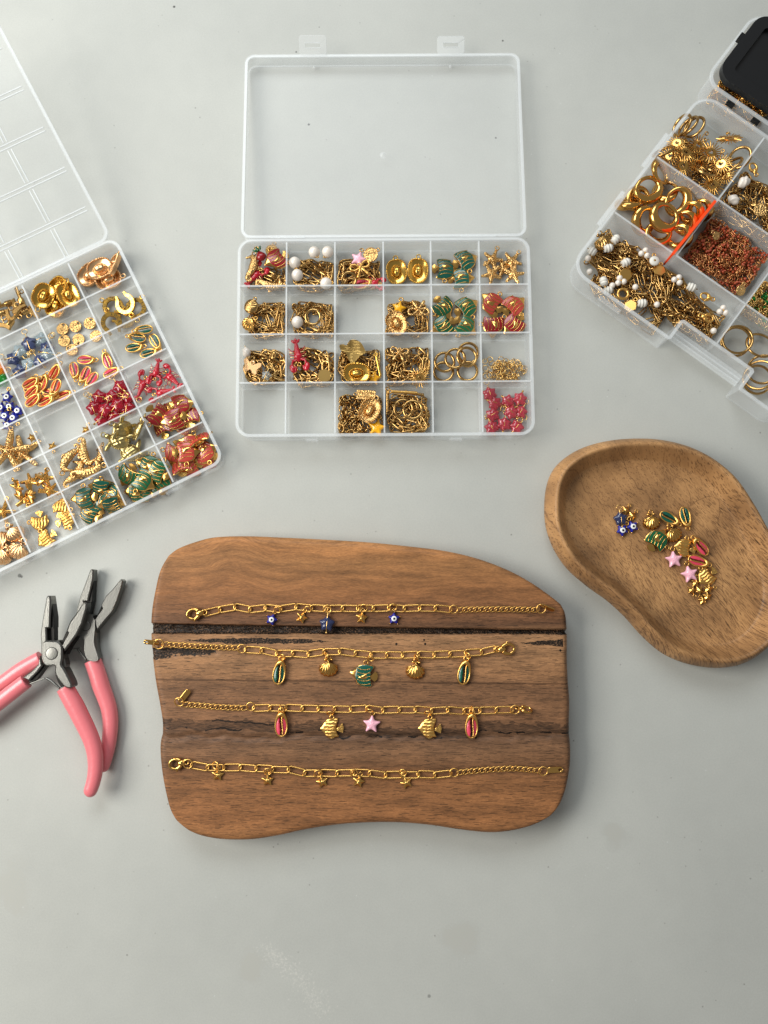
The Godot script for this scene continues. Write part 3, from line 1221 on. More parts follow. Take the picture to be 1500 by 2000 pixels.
func divider_part(a: Vector2, b: Vector2, y0: float, y1: float, parent: Node, mat := "divider") -> void:
	# a thin upright sheet from a to b with a brighter top edge
	var c := (a + b) / 2
	var d := b - a
	var s := Shape.new()
	s.box(Vector3(c.x, (y0 + y1 - 0.7) / 2, c.y), Vector3(d.length(), y1 - 0.7 - y0, 0.8), -d.angle())
	var am := s.mesh(M[mat])
	var e := Shape.new()
	e.box(Vector3(c.x, y1 - 0.33, c.y), Vector3(d.length(), 0.66, 1.0), -d.angle())
	e.add_to(am, M.rim)
	part("divider", am, parent)

func frame(tl: Vector2, tr: Vector2, bl: Vector2, br: Vector2, d: float) -> Dictionary:
	var p := [spot(tl.x, tl.y, d), spot(tr.x, tr.y, d), spot(bl.x, bl.y, d), spot(br.x, br.y, d)]
	var c: Vector3 = (p[0] + p[1] + p[2] + p[3]) / 4
	c.y = 0
	var x: Vector3 = (p[1] - p[0]) + (p[3] - p[2])
	var z: Vector3 = (p[2] - p[0]) + (p[3] - p[1])
	var f := Transform3D(Basis(Vector3.UP, -atan2(x.z, x.x)), c)
	return {"at": f, "w": x.length() / 2 / MM, "d": z.length() / 2 / MM}

func local(f: Transform3D, u: float, w: float, h: float) -> Vector2:
	var p := f.affine_inverse() * spot(u, w, h)
	return Vector2(p.x, p.z) / MM

func grid(o: Node3D, xs: Array, zs: Array, depth: float) -> void:   # xs, zs: wall and divider lines; row sheets run through, column sheets stand between
	for k in range(1, zs.size() - 1):
		divider_part(Vector2(xs[0], zs[k]), Vector2(xs[-1], zs[k]), 1.5, depth - 0.3, o)
	for k in range(1, xs.size() - 1):
		for j in zs.size() - 1:
			divider_part(Vector2(xs[k], zs[j] + 0.55), Vector2(xs[k], zs[j + 1] - 0.55), 1.5, depth - 0.35, o)

func shell(o: Node3D, line: PackedVector2Array, depth: float) -> void:
	var f := Shape.new()
	f.prism(Shape.inset(line, 1.4), 0.4, 1.4)
	part("floor_panel", f.mesh(M.floor), o)
	wall_part("outer_wall", line, 1.3, 0.4, depth - 1.2, "wall", o)
	wall_part("rim", Shape.inset(line, -0.8), 1.9, depth - 1.2, depth, "rim", o)

func lid_part(o: Node3D, x0: float, x1: float, z0: float, depth: float, length: float, fall: float, r := 6.0) -> Node3D:
	var l := bud("lid")
	o.add_child(l, true)
	l.position = Vector3(0, depth - 0.6, z0) * MM
	l.rotation.x = -fall
	var line := rounded(x0, -length, x1, 0.0, r, 7)
	var f := Shape.new()
	f.prism(Shape.inset(line, 1.2), -9.4, -8.6)
	part("lid_panel", f.mesh(M.panel), l)
	wall_part("lid_wall", line, 1.1, -9.4, -0.9, "wall", l)
	wall_part("lid_rim", Shape.inset(line, -0.7), 1.9, -0.9, 0.0, "rim", l)
	return l

func tab_part(parent: Node3D, x: float, z: float, w: float, h: float, tilt: float, slot := true) -> void:
	# a latch tab with a slot, lying outward (-z) from the lid's edge
	var s := Shape.new()
	var o := rounded(-w / 2, -h, w / 2, 0, 2.0, 4)
	if slot:
		o = keyhole(o, rounded(-w * 0.27, -h * 0.62, w * 0.27, -h * 0.38, 0.4, 2))
	s.prism(o, -0.7, 0.7, 0.25)
	var am := s.mesh(M.tab)
	var e := Shape.new()
	e.tube(v3([-w * 0.27, 0.9, -h * 0.62, w * 0.27, 0.9, -h * 0.62]), [0.28], 5)
	e.tube(v3([-w * 0.27, 0.9, -h * 0.38, w * 0.27, 0.9, -h * 0.38]), [0.28], 5)
	e.add_to(am, M.rim)
	var q := part("latch_tab", am, parent)
	q.position = Vector3(x, -0.5, z) * MM
	q.rotation.x = tilt

# ---------------------------------------------------------------- tangled chains: one mass in each compartment
func heap(called: String, label: String, f: Transform3D, x0: float, z0: float, x1: float, z1: float, level: float, mesh_: Mesh, pitch: float, n: int, top: float, seed_: int, strand := 7, spread := 0.9) -> void:
	rng.seed = seed_
	var gx := 9
	var gz := 9
	var hs := PackedFloat32Array()
	hs.resize(gx * gz)
	hs.fill(level)
	var mm := MultiMesh.new()
	mm.transform_format = MultiMesh.TRANSFORM_3D
	mm.mesh = mesh_
	mm.instance_count = n
	var p := Vector2.ZERO
	var a := 0.0
	var at := func(q: Vector2) -> int:
		return clampi(int((q.x - x0) / (x1 - x0) * gx), 0, gx - 1) + gx * clampi(int((q.y - z0) / (z1 - z0) * gz), 0, gz - 1)
	for i in n:
		if i % strand == 0:
			var low := 0
			for k in gx * gz:
				if hs[k] + rng.randf() * 0.6 < hs[low]:
					low = k
			p = Vector2(x0 + (x1 - x0) * (low % gx + rng.randf()) / gx, z0 + (z1 - z0) * (low / gx + rng.randf()) / gz)
			a = rng.randf() * TAU
		a += rng.randfn(0.0, spread * 0.5)
		var q := p + Vector2(cos(a), sin(a)) * pitch
		var tries := 0
		while (q.x < x0 or q.x > x1 or q.y < z0 or q.y > z1) and tries < 12:
			a += rng.randf_range(0.5, 1.1)
			q = p + Vector2(cos(a), sin(a)) * pitch
			tries += 1
		q.x = clampf(q.x, x0, x1)
		q.y = clampf(q.y, z0, z1)
		var k0: int = at.call(p)
		var k1: int = at.call(q)
		var h0 := minf(hs[k0], top)
		var h1 := minf(hs[k1], top)
		hs[k1] += pitch * 0.13 + rng.randf() * 0.5
		hs[k0] += 0.1
		var d := Vector3(q.x - p.x, (h1 - h0) * 0.8, q.y - p.y).normalized()
		var up := Vector3.UP.rotated(d, (1.0 if i % 2 else -1.0) * rng.randf_range(0.15, 1.1))
		up = (up - d * up.dot(d)).normalized()
		var c := Vector3((p.x + q.x) / 2, maxf((h0 + h1) / 2, level) + 0.6, (p.y + q.y) / 2)
		mm.set_instance_transform(i, Transform3D(Basis(d, up, d.cross(up)), c * MM))
		p = q
	var o := MultiMeshInstance3D.new()
	o.multimesh = mm
	o.name = numbered(called)
	add_child(o, true)
	o.transform = f
	tag(o, label, "chain heap" if called == "chain_heap" else "heap", "heaps of loose chain in the organisers", "stuff")

# ---------------------------------------------------------------- bracelets
func along(px: Array, level: float) -> PackedVector3Array:
	var p := PackedVector3Array()
	for i in range(0, px.size(), 2):
		p.push_back(spot(px[i], px[i + 1], level))
	return smooth_line(p, 8)

func walk(line: PackedVector3Array, n: int) -> Array:      # n evenly spaced [point, direction] with spans
	var len_ := PackedFloat32Array([0.0])
	for i in range(1, line.size()):
		len_.push_back(len_[i - 1] + line[i].distance_to(line[i - 1]))
	var total := len_[-1]
	var pts: Array = []
	for k in n + 1:
		var d := total * k / n
		var i := 1
		while i < line.size() - 1 and len_[i] < d:
			i += 1
		pts.append(line[i - 1].lerp(line[i], (d - len_[i - 1]) / maxf(1e-9, len_[i] - len_[i - 1])))
	var r: Array = []
	for k in n:
		r.append([(pts[k] + pts[k + 1]) / 2, (pts[k + 1] - pts[k]).normalized(), (pts[k + 1] - pts[k]).length() / MM])
	return r

func bracelet(label: String, base: Vector3, top: float, links: Array, n: int, curb: Array, nc: int, rings: Array, clasp_at: Array, tag_at: Array, charms: Array) -> void:
	var o := thing("charm_bracelet", label, "bracelet", "charm bracelets on the wooden board")
	o.position = base
	var k := 0
	for s in walk(along(links, top), n):
		var q := part("link", link_mesh(snappedf(s[2] + 1.4, 0.2), 3.9, 0.52, "satin", 7, 8), o)
		var d: Vector3 = s[1].rotated(Vector3.UP, 0.07 * sin(k * 2.4 + base.z * 90.0))
		var up := Vector3.UP.rotated(d, (0.16 if k % 2 else -0.12) + 0.08 * sin(k * 1.7))
		q.transform = Transform3D(Basis(d, up, d.cross(up)), s[0] - base + Vector3(0, (1.5 if k % 2 else 0.8) * MM, 0))
		k += 1
	for s in walk(along(curb, top), nc):
		var q := part("small_link", link_mesh(5.2, 3.2, 0.34, "satin", 4, 6), o)
		var d: Vector3 = s[1].rotated(Vector3.UP, 0.24)
		var up := Vector3.UP.rotated(d, 0.4)
		q.transform = Transform3D(Basis(d, up, d.cross(up)), s[0] - base + Vector3(0, 1.4 * MM, 0))
	for r in rings:     # u, v, radius (mm), tilt, turn
		var q := part("jump_ring", ring_mesh(r[2], 0.42, "satin", 20, 7), o)
		var b := Basis(Vector3.UP, -deg_to_rad(r[4])) * Basis(Vector3.RIGHT, deg_to_rad(r[3]))
		q.transform = Transform3D(b, spot(r[0], r[1], top + 0.0025) - base)
	var c := spawn("clasp %s gold" % clasp_at[3])
	c.name = "clasp"
	o.add_child(c, true)
	c.transform = Transform3D(Basis(Vector3.UP, -deg_to_rad(clasp_at[2])) * Basis(Vector3.RIGHT, deg_to_rad(clasp_at[4])), spot(clasp_at[0], clasp_at[1], top + 0.0008) - base)
	var t := spawn("tag_plate")
	t.name = "tag_plate"
	o.add_child(t, true)
	t.transform = Transform3D(Basis(Vector3.UP, -deg_to_rad(tag_at[2])) * Basis(Vector3.RIGHT, deg_to_rad(tag_at[3])), spot(tag_at[0], tag_at[1], top + tag_at[4] * MM) - base)
	for ch in charms:    # kind, label, u, v, turn, scale
		var q := spawn(ch[0])
		o.add_child(q, true)
		q.transform = Transform3D(Basis(Vector3.UP, -deg_to_rad(ch[4])).scaled_local(Vector3.ONE * ch[5]), spot(ch[2], ch[3], top + 0.0004) - base)
		q.set_meta("label", ch[1])

# ---------------------------------------------------------------- textures
func pack(w: int, h: int, bytes: PackedByteArray) -> ImageTexture:
	return ImageTexture.create_from_image(Image.create_from_data(w, h, false, Image.FORMAT_RGB8, bytes))

func ramp(stops: Array, x: float) -> Color:
	for i in range(1, stops.size()):
		if x <= stops[i][0]:
			var q := clampf((x - stops[i - 1][0]) / (stops[i][0] - stops[i - 1][0]), 0.0, 1.0)
			return (stops[i - 1][1] as Color).lerp(stops[i][1], q)
	return stops[-1][1]

func board_texture() -> ImageTexture:
	var w := 1275
	var h := 945
	var st := []
	for s in [[1030, 176, 130, 86], [1080, 160, 113, 72], [1104, 142, 102, 66], [1160, 138, 96, 62], [1200, 120, 84, 57], [1224, 100, 71, 51], [1250, 148, 113, 82], [1300, 146, 110, 79], [1326, 140, 104, 74], [1350, 114, 84, 61], [1392, 132, 97, 70], [1420, 118, 86, 62], [1446, 102, 76, 57], [1470, 122, 91, 67], [1500, 114, 82, 57], [1526, 132, 92, 60], [1600, 138, 95, 61], [1660, 152, 108, 70]]:
		st.append([float(s[0]), Color8(s[1], s[2], s[3])])
	var rows_ := []
	for i in 660:
		rows_.append(ramp(st, 1020.0 + i))
	var n1 := noise(3, 1.0, 2)
	var n2 := noise(8, 1.0, 2)
	var n3 := noise(21, 1.0, 3)
	var by := PackedByteArray()
	by.resize(w * h * 3)
	var k := 0
	for j in h:
		var y := 1030.0 + j / 1.5
		for i in w:
			var x := 280.0 + i / 1.5
			var swell := 9.0 * n3.get_noise_2d(x * 0.006, y * 0.012 + 40.0)
			if y < 1160.0:      # grain bends round a knot near the upper edge
				var dx := (x - 455.0) / 60.0
				swell += 26.0 * exp(-dx * dx) * clampf((1170.0 - y) / 70.0, 0.0, 1.0)
			var yy := y + swell
			var c: Color = rows_[clampi(int(yy - 1020.0), 0, 659)]
			var g := n1.get_noise_2d(x * 0.0045, yy * 0.11)
			var f := n2.get_noise_2d(x * 0.05, yy * 0.75)
			var m := 1.0 + 0.13 * g + 0.17 * f + 0.1 * n2.get_noise_2d(x * 0.12, y * 1.4) + 0.16 * n3.get_noise_2d(x * 0.008 + 30.0, yy * 0.035)
			if g > 0.42 and f > 0.08:
				m *= 0.86
			# fine dark dashes
			var dash := n2.get_noise_2d(x * 0.018 + 90.0, y * 0.5)
			if dash > 0.44 and y > 1180:
				m *= 0.62
			var r := c.r * m * 1.01
			var gg := c.g * m * 0.985
			var b := c.b * m * 0.95
			# bark left in the long groove
			var gc := lerpf(1234.0, 1241.0, (x - 300.0) / 800.0) + 2.0 * g
			var gw := lerpf(9.5, 4.2, clampf((x - 300.0) / 700.0, 0.0, 1.0)) + 1.5 * f
			var bark := absf(y - gc) < gw
			# patches of bark beside it
			var ed := 5.0 * n3.get_noise_2d(x * 0.05, y * 0.12)
			if not bark and x < 420.0:
				bark = absf(y - 1278.0 + ed) < 9.0 - 0.004 * pow(x - 378.0, 2.0) and x > 335.0
				bark = bark or (absf(y - 1282.0 + ed) < 11.0 and x < 345.0 - absf(y - 1276.0) + ed * 3)
			if not bark:
				bark = absf(y - 1258.0 - (x - 500.0) * 0.006 + ed * 0.5) < 5.5 - 0.00026 * pow(x - 500.0, 2.0)
				bark = bark or (x > 1018.0 and x < 1102.0 and absf(y - 1262.0 + ed * 0.4) < 1.0 + (x - 1018.0) * 0.07)
			if bark:
				var q := clampf(0.5 + 0.8 * n2.get_noise_2d(x * 0.22, y * 0.3), 0.0, 1.0)
				var e := 0.07 + 0.36 * q * q * (0.6 + 0.6 * clampf(0.5 + n3.get_noise_2d(x * 0.02, 11.0), 0.0, 1.0))
				r = e * 1.12
				gg = e * 0.84
				b = e * 0.62
			# the ragged crack in the lower third
			var cy := 1436.0 + 6.0 * n1.get_noise_2d(x * 0.02, 7.0) + (8.0 if x > 640.0 else 0.0) + (-14.0 if x > 930.0 else 0.0) + 0.02 * (x - 640.0)
			if y > cy - 18.0 + ed * 2.0 and y < cy:
				var q2 := 0.74 + 0.25 * f
				r *= q2
				gg *= q2
				b *= q2
			if absf(y - cy + ed * 0.4) < 1.3 and n3.get_noise_2d(x * 0.02, 3.0) > 0.02:
				r *= 0.28
				gg *= 0.26
				b *= 0.25
			var cz := 1417.0 + (x - 480.0) * 0.07 + 3.0 * n1.get_noise_2d(x * 0.04, 19.0)
			if x > 415.0 and x < 545.0 and absf(y - cz) < 1.4:
				r *= 0.35
				gg *= 0.33
				b *= 0.3
			if absf(y - 1338.0 - 0.012 * (x - 700.0) + 2.0 * g) < 1.6:
				r *= 0.74
				gg *= 0.72
				b *= 0.7
			by[k] = clampi(int(r * 255.0), 0, 255)
			by[k + 1] = clampi(int(gg * 255.0), 0, 255)
			by[k + 2] = clampi(int(b * 255.0), 0, 255)
			k += 3
	for hole in [[774.0, 1264.0, 2.2], [829.0, 1256.0, 1.9], [831.0, 1264.0, 2.2], [1096.0, 1277.0, 2.2], [833.0, 1278.0, 1.8], [341.0, 1275.0, 1.8], [340.0, 1287.0, 1.8]]:
		for j in range(-5, 6):
			for i in range(-5, 6):
				if Vector2(i, j).length() < hole[2] * 1.5:
					var q := (int((hole[1] - 1030.0) * 1.5) + j) * w + int((hole[0] - 280.0) * 1.5) + i
					by[q * 3] = 26
					by[q * 3 + 1] = 18
					by[q * 3 + 2] = 13
	return pack(w, h, by)

func dish_texture() -> ImageTexture:
	var w := 1120
	var h := 980
	var n1 := noise(31, 1.0, 3)
	var n2 := noise(35, 1.0, 2)
	var lum := PackedFloat32Array()
	lum.resize(w * h)
	var ca := cos(deg_to_rad(52.0))
	var sa := sin(deg_to_rad(52.0))
	for j in h:
		for i in w:
			var x := i / 2.0
			var y := j / 2.0
			var s := x * ca + y * sa
			var c := -x * sa + y * ca
			var warp := n1.get_noise_2d(x * 0.006, y * 0.006)
			var ring := fposmod((c + 60.0 * warp) * 0.011 + 0.2 * n1.get_noise_2d(s * 0.004, 3.0), 1.0)
			lum[j * w + i] = 1.0 + 0.07 * n2.get_noise_2d(s * 0.012, c * 0.09) + 0.24 * n1.get_noise_2d(x * 0.008 + 50.0, y * 0.008) - (0.16 if ring < 0.02 else 0.0)
	rng.seed = 77
	for k in 14000:
		var x := rng.randf() * w
		var y := rng.randf() * h
		var near := clampf((x / w + y / h) * 0.9, 0.0, 1.0)      # dots where the pores are cut across, dashes where they run along
		var bent := deg_to_rad(52.0 + 9.0 * n1.get_noise_2d(x * 0.004, y * 0.004) * 2.0)
		var l := int(lerpf(3.0, 20.0, near * near) * rng.randf_range(0.5, 1.4))
		var dark := rng.randf_range(0.14, 0.4)
		for q in l:
			var ix := int(x + cos(bent) * q)
			var iy := int(y + sin(bent) * q)
			if ix > 0 and iy > 0 and ix < w - 1 and iy < h - 1:
				lum[iy * w + ix] *= 1.0 - dark
				lum[iy * w + ix + 1] *= 1.0 - dark * 0.4
	var by := PackedByteArray()
	by.resize(w * h * 3)
	for i in w * h:
		var m := lum[i]
		by[i * 3] = clampi(int(162.0 * m), 0, 255)
		by[i * 3 + 1] = clampi(int(121.0 * m * (0.9 + 0.1 * m)), 0, 255)
		by[i * 3 + 2] = clampi(int(79.0 * m * (0.84 + 0.16 * m)), 0, 255)
	return pack(w, h, by)

func table_texture() -> ImageTexture:
	var w := 1536
	var h := 2048
	var fine := noise(51, 0.32, 2).get_image(w, h).get_data()
	var mid := noise(52, 0.02, 3).get_image(w, h).get_data()
	var wide := noise(53, 0.0022, 3).get_image(w, h).get_data()
	var by := PackedByteArray()
	by.resize(w * h * 3)
	var n := w * h
	for i in n:
		var m := (fine[i] - 128) * 0.035 + (mid[i] - 128) * 0.012 + (wide[i] - 128) * 0.03
		by[i * 3] = int(178.0 + m)
		by[i * 3 + 1] = int(179.0 + m * 0.98)
		by[i * 3 + 2] = int(173.0 + m * 0.92)
	rng.seed = 91
	# picture coordinates: the sheet is 1800 x 2400 photograph pixels with the frame in its middle
	var dot := func(u: float, v: float, r: float, c: Color, a: float) -> void:
		var x := (u + 150.0) / 1800.0 * w
		var y := (v + 200.0) / 2400.0 * h
		var rr := int(ceil(r)) + 1
		for j in range(-rr, rr + 1):
			for i in range(-rr, rr + 1):
				var d := Vector2(i + int(x) - x, j + int(y) - y).length()
				var px := int(x) + i
				var py := int(y) + j
				if d < r + 0.5 and px >= 0 and py >= 0 and px < w and py < h:
					var q := (py * w + px) * 3
					var f := a * clampf(r + 0.5 - d, 0.0, 1.0)
					by[q] = int(lerpf(by[q], c.r * 255.0, f))
					by[q + 1] = int(lerpf(by[q + 1], c.g * 255.0, f))
					by[q + 2] = int(lerpf(by[q + 2], c.b * 255.0, f))
	for k in 260:
		dot.call(rng.randf() * 1500.0, rng.randf() * 2000.0, rng.randf_range(0.3, 1.0), Color(0.32, 0.31, 0.29), rng.randf_range(0.25, 0.7))
	for k in 70:
		dot.call(rng.randf() * 1500.0, rng.randf() * 2000.0, rng.randf_range(0.4, 1.0), Color(0.84, 0.85, 0.84), 0.5)
	# the pale scuff at the lower edge
	for k in 620:
		var s := rng.randf()
		var u := lerpf(530.0, 640.0, s) + rng.randfn(0.0, 11.0)
		var v := lerpf(1905.0, 2010.0, s * s * 0.5 + s * 0.5) + rng.randfn(0.0, 9.0)
		dot.call(u, v, rng.randf_range(0.4, 1.2), Color(0.82, 0.81, 0.78), rng.randf_range(0.16, 0.42))
	for q in [[44.0, 1226.0, 3.0, 0.5], [48.0, 1228.0, 2.0, 0.5], [308.0, 49.0, 2.0, 0.8], [832.0, 1982.0, 2.5, 0.3], [594.0, 309.0, 1.8, 0.8], [566.0, 150.0, 1.4, 0.7], [998.0, 125.0, 1.4, 0.8], [980.0, 338.0, 1.6, 0.6]]:
		dot.call(q[0], q[1], q[2], Color(0.2, 0.2, 0.19), q[3])
	for q in [[892.0, 1880.0, 26.0], [505.0, 1935.0, 20.0], [1180.0, 1700.0, 22.0], [60.0, 1800.0, 30.0]]:
		for k in 26:
			dot.call(q[0] + rng.randfn(0.0, q[2] * 0.5), q[1] + rng.randfn(0.0, q[2] * 0.5), q[2] * 0.5, Color(0.69, 0.69, 0.66), 0.012)
	return pack(w, h, by)

# ---------------------------------------------------------------- wooden board and dish
const BOARD_TOP := 0.0185

func build_board() -> void:
	var top := smooth2(v2([330, 1085, 350, 1070, 385, 1057, 420, 1049, 480, 1047, 560, 1050, 640, 1054, 720, 1059, 800, 1067, 870, 1076, 930, 1090, 985, 1110, 1030, 1133, 1070, 1160, 1095, 1180]))
	var right := smooth2(v2([1095, 1180, 1105, 1200, 1108, 1240, 1108, 1290, 1110, 1330, 1113, 1370, 1112, 1420, 1115, 1470, 1112, 1510, 1103, 1550, 1090, 1575, 1075, 1590]))
	var bottom := smooth2(v2([345, 1600, 370, 1622, 400, 1634, 440, 1640, 490, 1640, 540, 1633, 600, 1620, 660, 1611, 720, 1607, 780, 1607, 840, 1612, 900, 1621, 950, 1626, 990, 1624, 1030, 1615, 1055, 1604, 1075, 1590]))
	var left := smooth2(v2([330, 1085, 312, 1115, 303, 1150, 296, 1190, 294, 1230, 297, 1280, 303, 1330, 312, 1380, 317, 1420, 312, 1460, 316, 1510, 325, 1555, 333, 1580, 345, 1600]))
	var nu := 150
	var nv := 330
	var t := BOARD_TOP
	var corner := [spot2(top[0]), spot2(top[-1]), spot2(bottom[0]), spot2(bottom[-1])]
	var et := even(top, nu)
	var eb := even(bottom, nu)
	var el := even(left, nv)
	var er := even(right, nv)
	var x0 := spot(280, 1345, t).x
	var x1 := spot(1130, 1345, t).x
	var z0 := spot(700, 1030, t).z
	var z1 := spot(700, 1660, t).z
	var s := Shape.new()
	s.has_uv = true
	var rough := noise(61, 1.0, 3)
	var mid: Vector2 = (corner[0] + corner[1] + corner[2] + corner[3]) / 4
	for j in nv + 1:
		var v := float(j) / nv
		for i in nu + 1:
			var u := float(i) / nu
			var p: Vector2 = et[i] * (1 - v) + eb[i] * v + el[j] * (1 - u) + er[j] * u
			p -= corner[0] * (1 - u) * (1 - v) + corner[1] * u * (1 - v) + corner[2] * (1 - u) * v + corner[3] * u * v
			var edge: float = minf(minf(p.distance_to(et[i]), p.distance_to(eb[i])), minf(p.distance_to(el[j]), p.distance_to(er[j])))
			var r := 0.0045
			var y := t
			if edge < r:
				y -= r - sqrt(r * r - (r - edge) * (r - edge))
			var px := 280 + (p.x - x0) / (x1 - x0) * 850
			var py := 1030 + (p.y - z0) / (z1 - z0) * 630
			var gc := lerpf(1234.0, 1241.0, (px - 300.0) / 800.0)
			var gw := lerpf(10.5, 5.0, clampf((px - 300.0) / 700.0, 0.0, 1.0))
			var dg := absf(py - gc)
			var fine := rough.get_noise_2d(px * 0.3, py * 0.3)
			if dg < gw:
				y -= 0.0036 * minf(1.0, (gw - dg) / 2.0) * (1.0 + 0.5 * fine)
			if px < 420.0 and absf(py - 1279.0 + 5.0 * fine) < 8.0 and px > 335.0 or px < 340.0 and absf(py - 1283.0) < 9.0:
				y -= 0.0008 * (1.0 + 0.7 * fine)
			y -= 0.0012 * maxf(0.0, 1.0 - absf(py - 1445.0 - 10.0 * rough.get_noise_2d(px * 0.02, 2.0)) / 9.0)
			y += 0.00012 * rough.get_noise_2d(px * 0.02, py * 0.4)
			s.pt(Vector3(p.x, y, p.y) / MM, Vector2((px - 280) / 850, (py - 1030) / 630))
	for j in nv:
		for i in nu:
			var a := j * (nu + 1) + i
			s.quad(a, a + nu + 1, a + nu + 2, a + 1)
	# the side, walked round the edge
	var ring: Array = []
	for i in nu:
		ring.append(i)
	for j in nv:
		ring.append(j * (nu + 1) + nu)
	for i in nu:
		ring.append(nv * (nu + 1) + nu - i)
	for j in nv:
		ring.append((nv - j) * (nu + 1))
	var b := s.v.size()
	for k in ring:
		var p: Vector3 = s.v[k]
		var c := Vector3(mid.x / MM, 0, mid.y / MM)
		var d := (Vector3(p.x, 0, p.z) - c).normalized()
		s.pt(p, s.uv[k])
		s.pt(Vector3(p.x, 7.0, p.z) + d * 0.3, s.uv[k] + Vector2(0.0, 0.012))
		s.pt(Vector3(p.x, 0.2, p.z) - d * 2.2, s.uv[k] + Vector2(0.0, 0.024))
	var n := ring.size()
	for k in n:
		var m := (k + 1) % n
		for q in 2:
			s.quad(b + k * 3 + q, b + m * 3 + q, b + m * 3 + q + 1, b + k * 3 + q + 1)
	var mat := plain(Color.WHITE, 0.55)
	mat.albedo_texture = board_texture()
	mat.metallic_specular = 0.35
	for i in s.v.size():
		s.v[i] -= Vector3(mid.x, 0, mid.y) / MM
	var o := part(numbered("wooden_board"), s.mesh(mat), self)
	o.position = Vector3(mid.x, 0, mid.y)
	tag(o, "brown live-edge wooden board with dark bark groove, four charm bracelets laid across it", "board")

func spot2(p: Vector2) -> Vector2:
	return flat(spot(p.x, p.y, BOARD_TOP - 0.003))

func smooth2(p: PackedVector2Array) -> PackedVector2Array:
	var r := PackedVector2Array()
	var n := p.size()
	for i in n - 1:
		for k in 6:
			r.push_back(p[i].cubic_interpolate(p[i + 1], p[maxi(i - 1, 0)], p[mini(i + 2, n - 1)], k / 6.0))
	r.push_back(p[n - 1])
	return r

func even(px: PackedVector2Array, n: int) -> PackedVector2Array:
	var l := PackedVector3Array()
	for p in px:
		var q := spot2(p)
		l.push_back(Vector3(q.x, 0, q.y))
	var len_ := PackedFloat32Array([0.0])
	for i in range(1, l.size()):
		len_.push_back(len_[i - 1] + l[i].distance_to(l[i - 1]))
	var r := PackedVector2Array()
	var i := 1
	for k in n + 1:
		var d := len_[-1] * k / n
		while i < l.size() - 1 and len_[i] < d:
			i += 1
		r.push_back(flat(l[i - 1].lerp(l[i], clampf((d - len_[i - 1]) / maxf(1e-9, len_[i] - len_[i - 1]), 0, 1))))
	return r

func build_dish() -> void:
	var px := smooth_loop(v2([1066, 985, 1071, 945, 1086, 912, 1115, 886, 1152, 868, 1200, 857, 1250, 854, 1300, 858, 1350, 871, 1395, 894, 1435, 928, 1466, 970, 1492, 1015, 1515, 1060, 1535, 1105, 1545, 1155, 1538, 1205, 1515, 1250, 1480, 1284, 1440, 1302, 1398, 1306, 1348, 1298, 1300, 1278, 1260, 1245, 1226, 1207, 1190, 1174, 1150, 1145, 1111, 1111, 1084, 1071, 1069, 1028]), 5)
	var c := spot(1310, 1080, 0)
	var o := PackedVector2Array()
	for p in px:
		o.push_back((flat(spot(p.x, p.y, 0.013)) - flat(c)) / MM)
	var area := 0.0
	for i in o.size():
		area += o[i].cross(o[(i + 1) % o.size()])
	if area < 0:
		o.reverse()
	var x0 := spot(1050, 1080, 0.01).x
	var x1 := spot(1610, 1080, 0.01).x
	var z0 := spot(1300, 840, 0.01).z
	var z1 := spot(1300, 1330, 0.01).z
	var wob := noise(71, 0.02, 2)
	var s := Shape.new()
	s.has_uv = true
	var rings := [[10.0, 0.3], [5.0, 0.5], [1.6, 3.0], [0.0, 8.0], [0.6, 12.0], [2.2, 16.4], [4.0, 19.8], [5.2, 20.8], [6.4, 20.6], [7.5, 19.4], [9.6, 15.2], [12.0, 10.2], [13.6, 7.7], [14.3, 7.0], [15.2, 6.6], [18.0, 6.3], [24.0, 6.0]]
	var n := o.size()
	var last := PackedVector2Array()
	for r in rings:
		last = Shape.inset(o, r[0])
		if r[0] > 12.0:
			for pass_ in int(r[0] / 4.0):     # ease the turn where the inner line runs close
				var q := last.duplicate()
				for i in n:
					last[i] = q[(i + n - 1) % n] * 0.25 + q[i] * 0.5 + q[(i + 1) % n] * 0.25
		for i in n:
			var p := last[i]
			var y: float = r[1] + (0.5 * wob.get_noise_2d(p.x * 1.3, p.y * 1.3) if r[1] > 3 else 0.0)
			s.pt(Vector3(p.x, y, p.y))
	var mean := Vector2.ZERO
	for p in last:
		mean += p / n
	for t in [0.85, 0.65, 0.4, 0.2]:
		for p in last:
			var q: Vector2 = mean.lerp(p, t)
			s.pt(Vector3(q.x, 6.0, q.y))
	var total := rings.size() + 4
	for k in total - 1:
		for i in n:
			var j := (i + 1) % n
			s.quad(k * n + i, (k + 1) * n + i, (k + 1) * n + j, k * n + j)
	var e := s.pt(Vector3(mean.x, 6.0, mean.y))
	for i in n:
		s.tri(e, (total - 1) * n + (i + 1) % n, (total - 1) * n + i)
	for i in s.v.size():
		var p := s.v[i]
		s.uv[i] = Vector2((p.x * MM + c.x - x0) / (x1 - x0) + p.y * 0.0006, (p.z * MM + c.z - z0) / (z1 - z0) + p.y * 0.0004)
	var mat := plain(Color.WHITE, 0.5)
	mat.metallic_specular = 0.4
	mat.albedo_texture = dish_texture()
	var d := part(numbered("wooden_dish"), s.mesh(mat), self)
	d.position = c
	tag(d, "kidney shaped light mango wood dish holding a small pile of charms", "dish")

# ---------------------------------------------------------------- pliers
func plier_pts(a: Array, h: float, base: Vector3) -> PackedVector2Array:
	var r := PackedVector2Array()
	for i in range(0, a.size(), 2):
		r.push_back(flat(spot(a[i] / 4.08, 1090 + a[i + 1] / 4.08, h) - base) / MM)
	return r

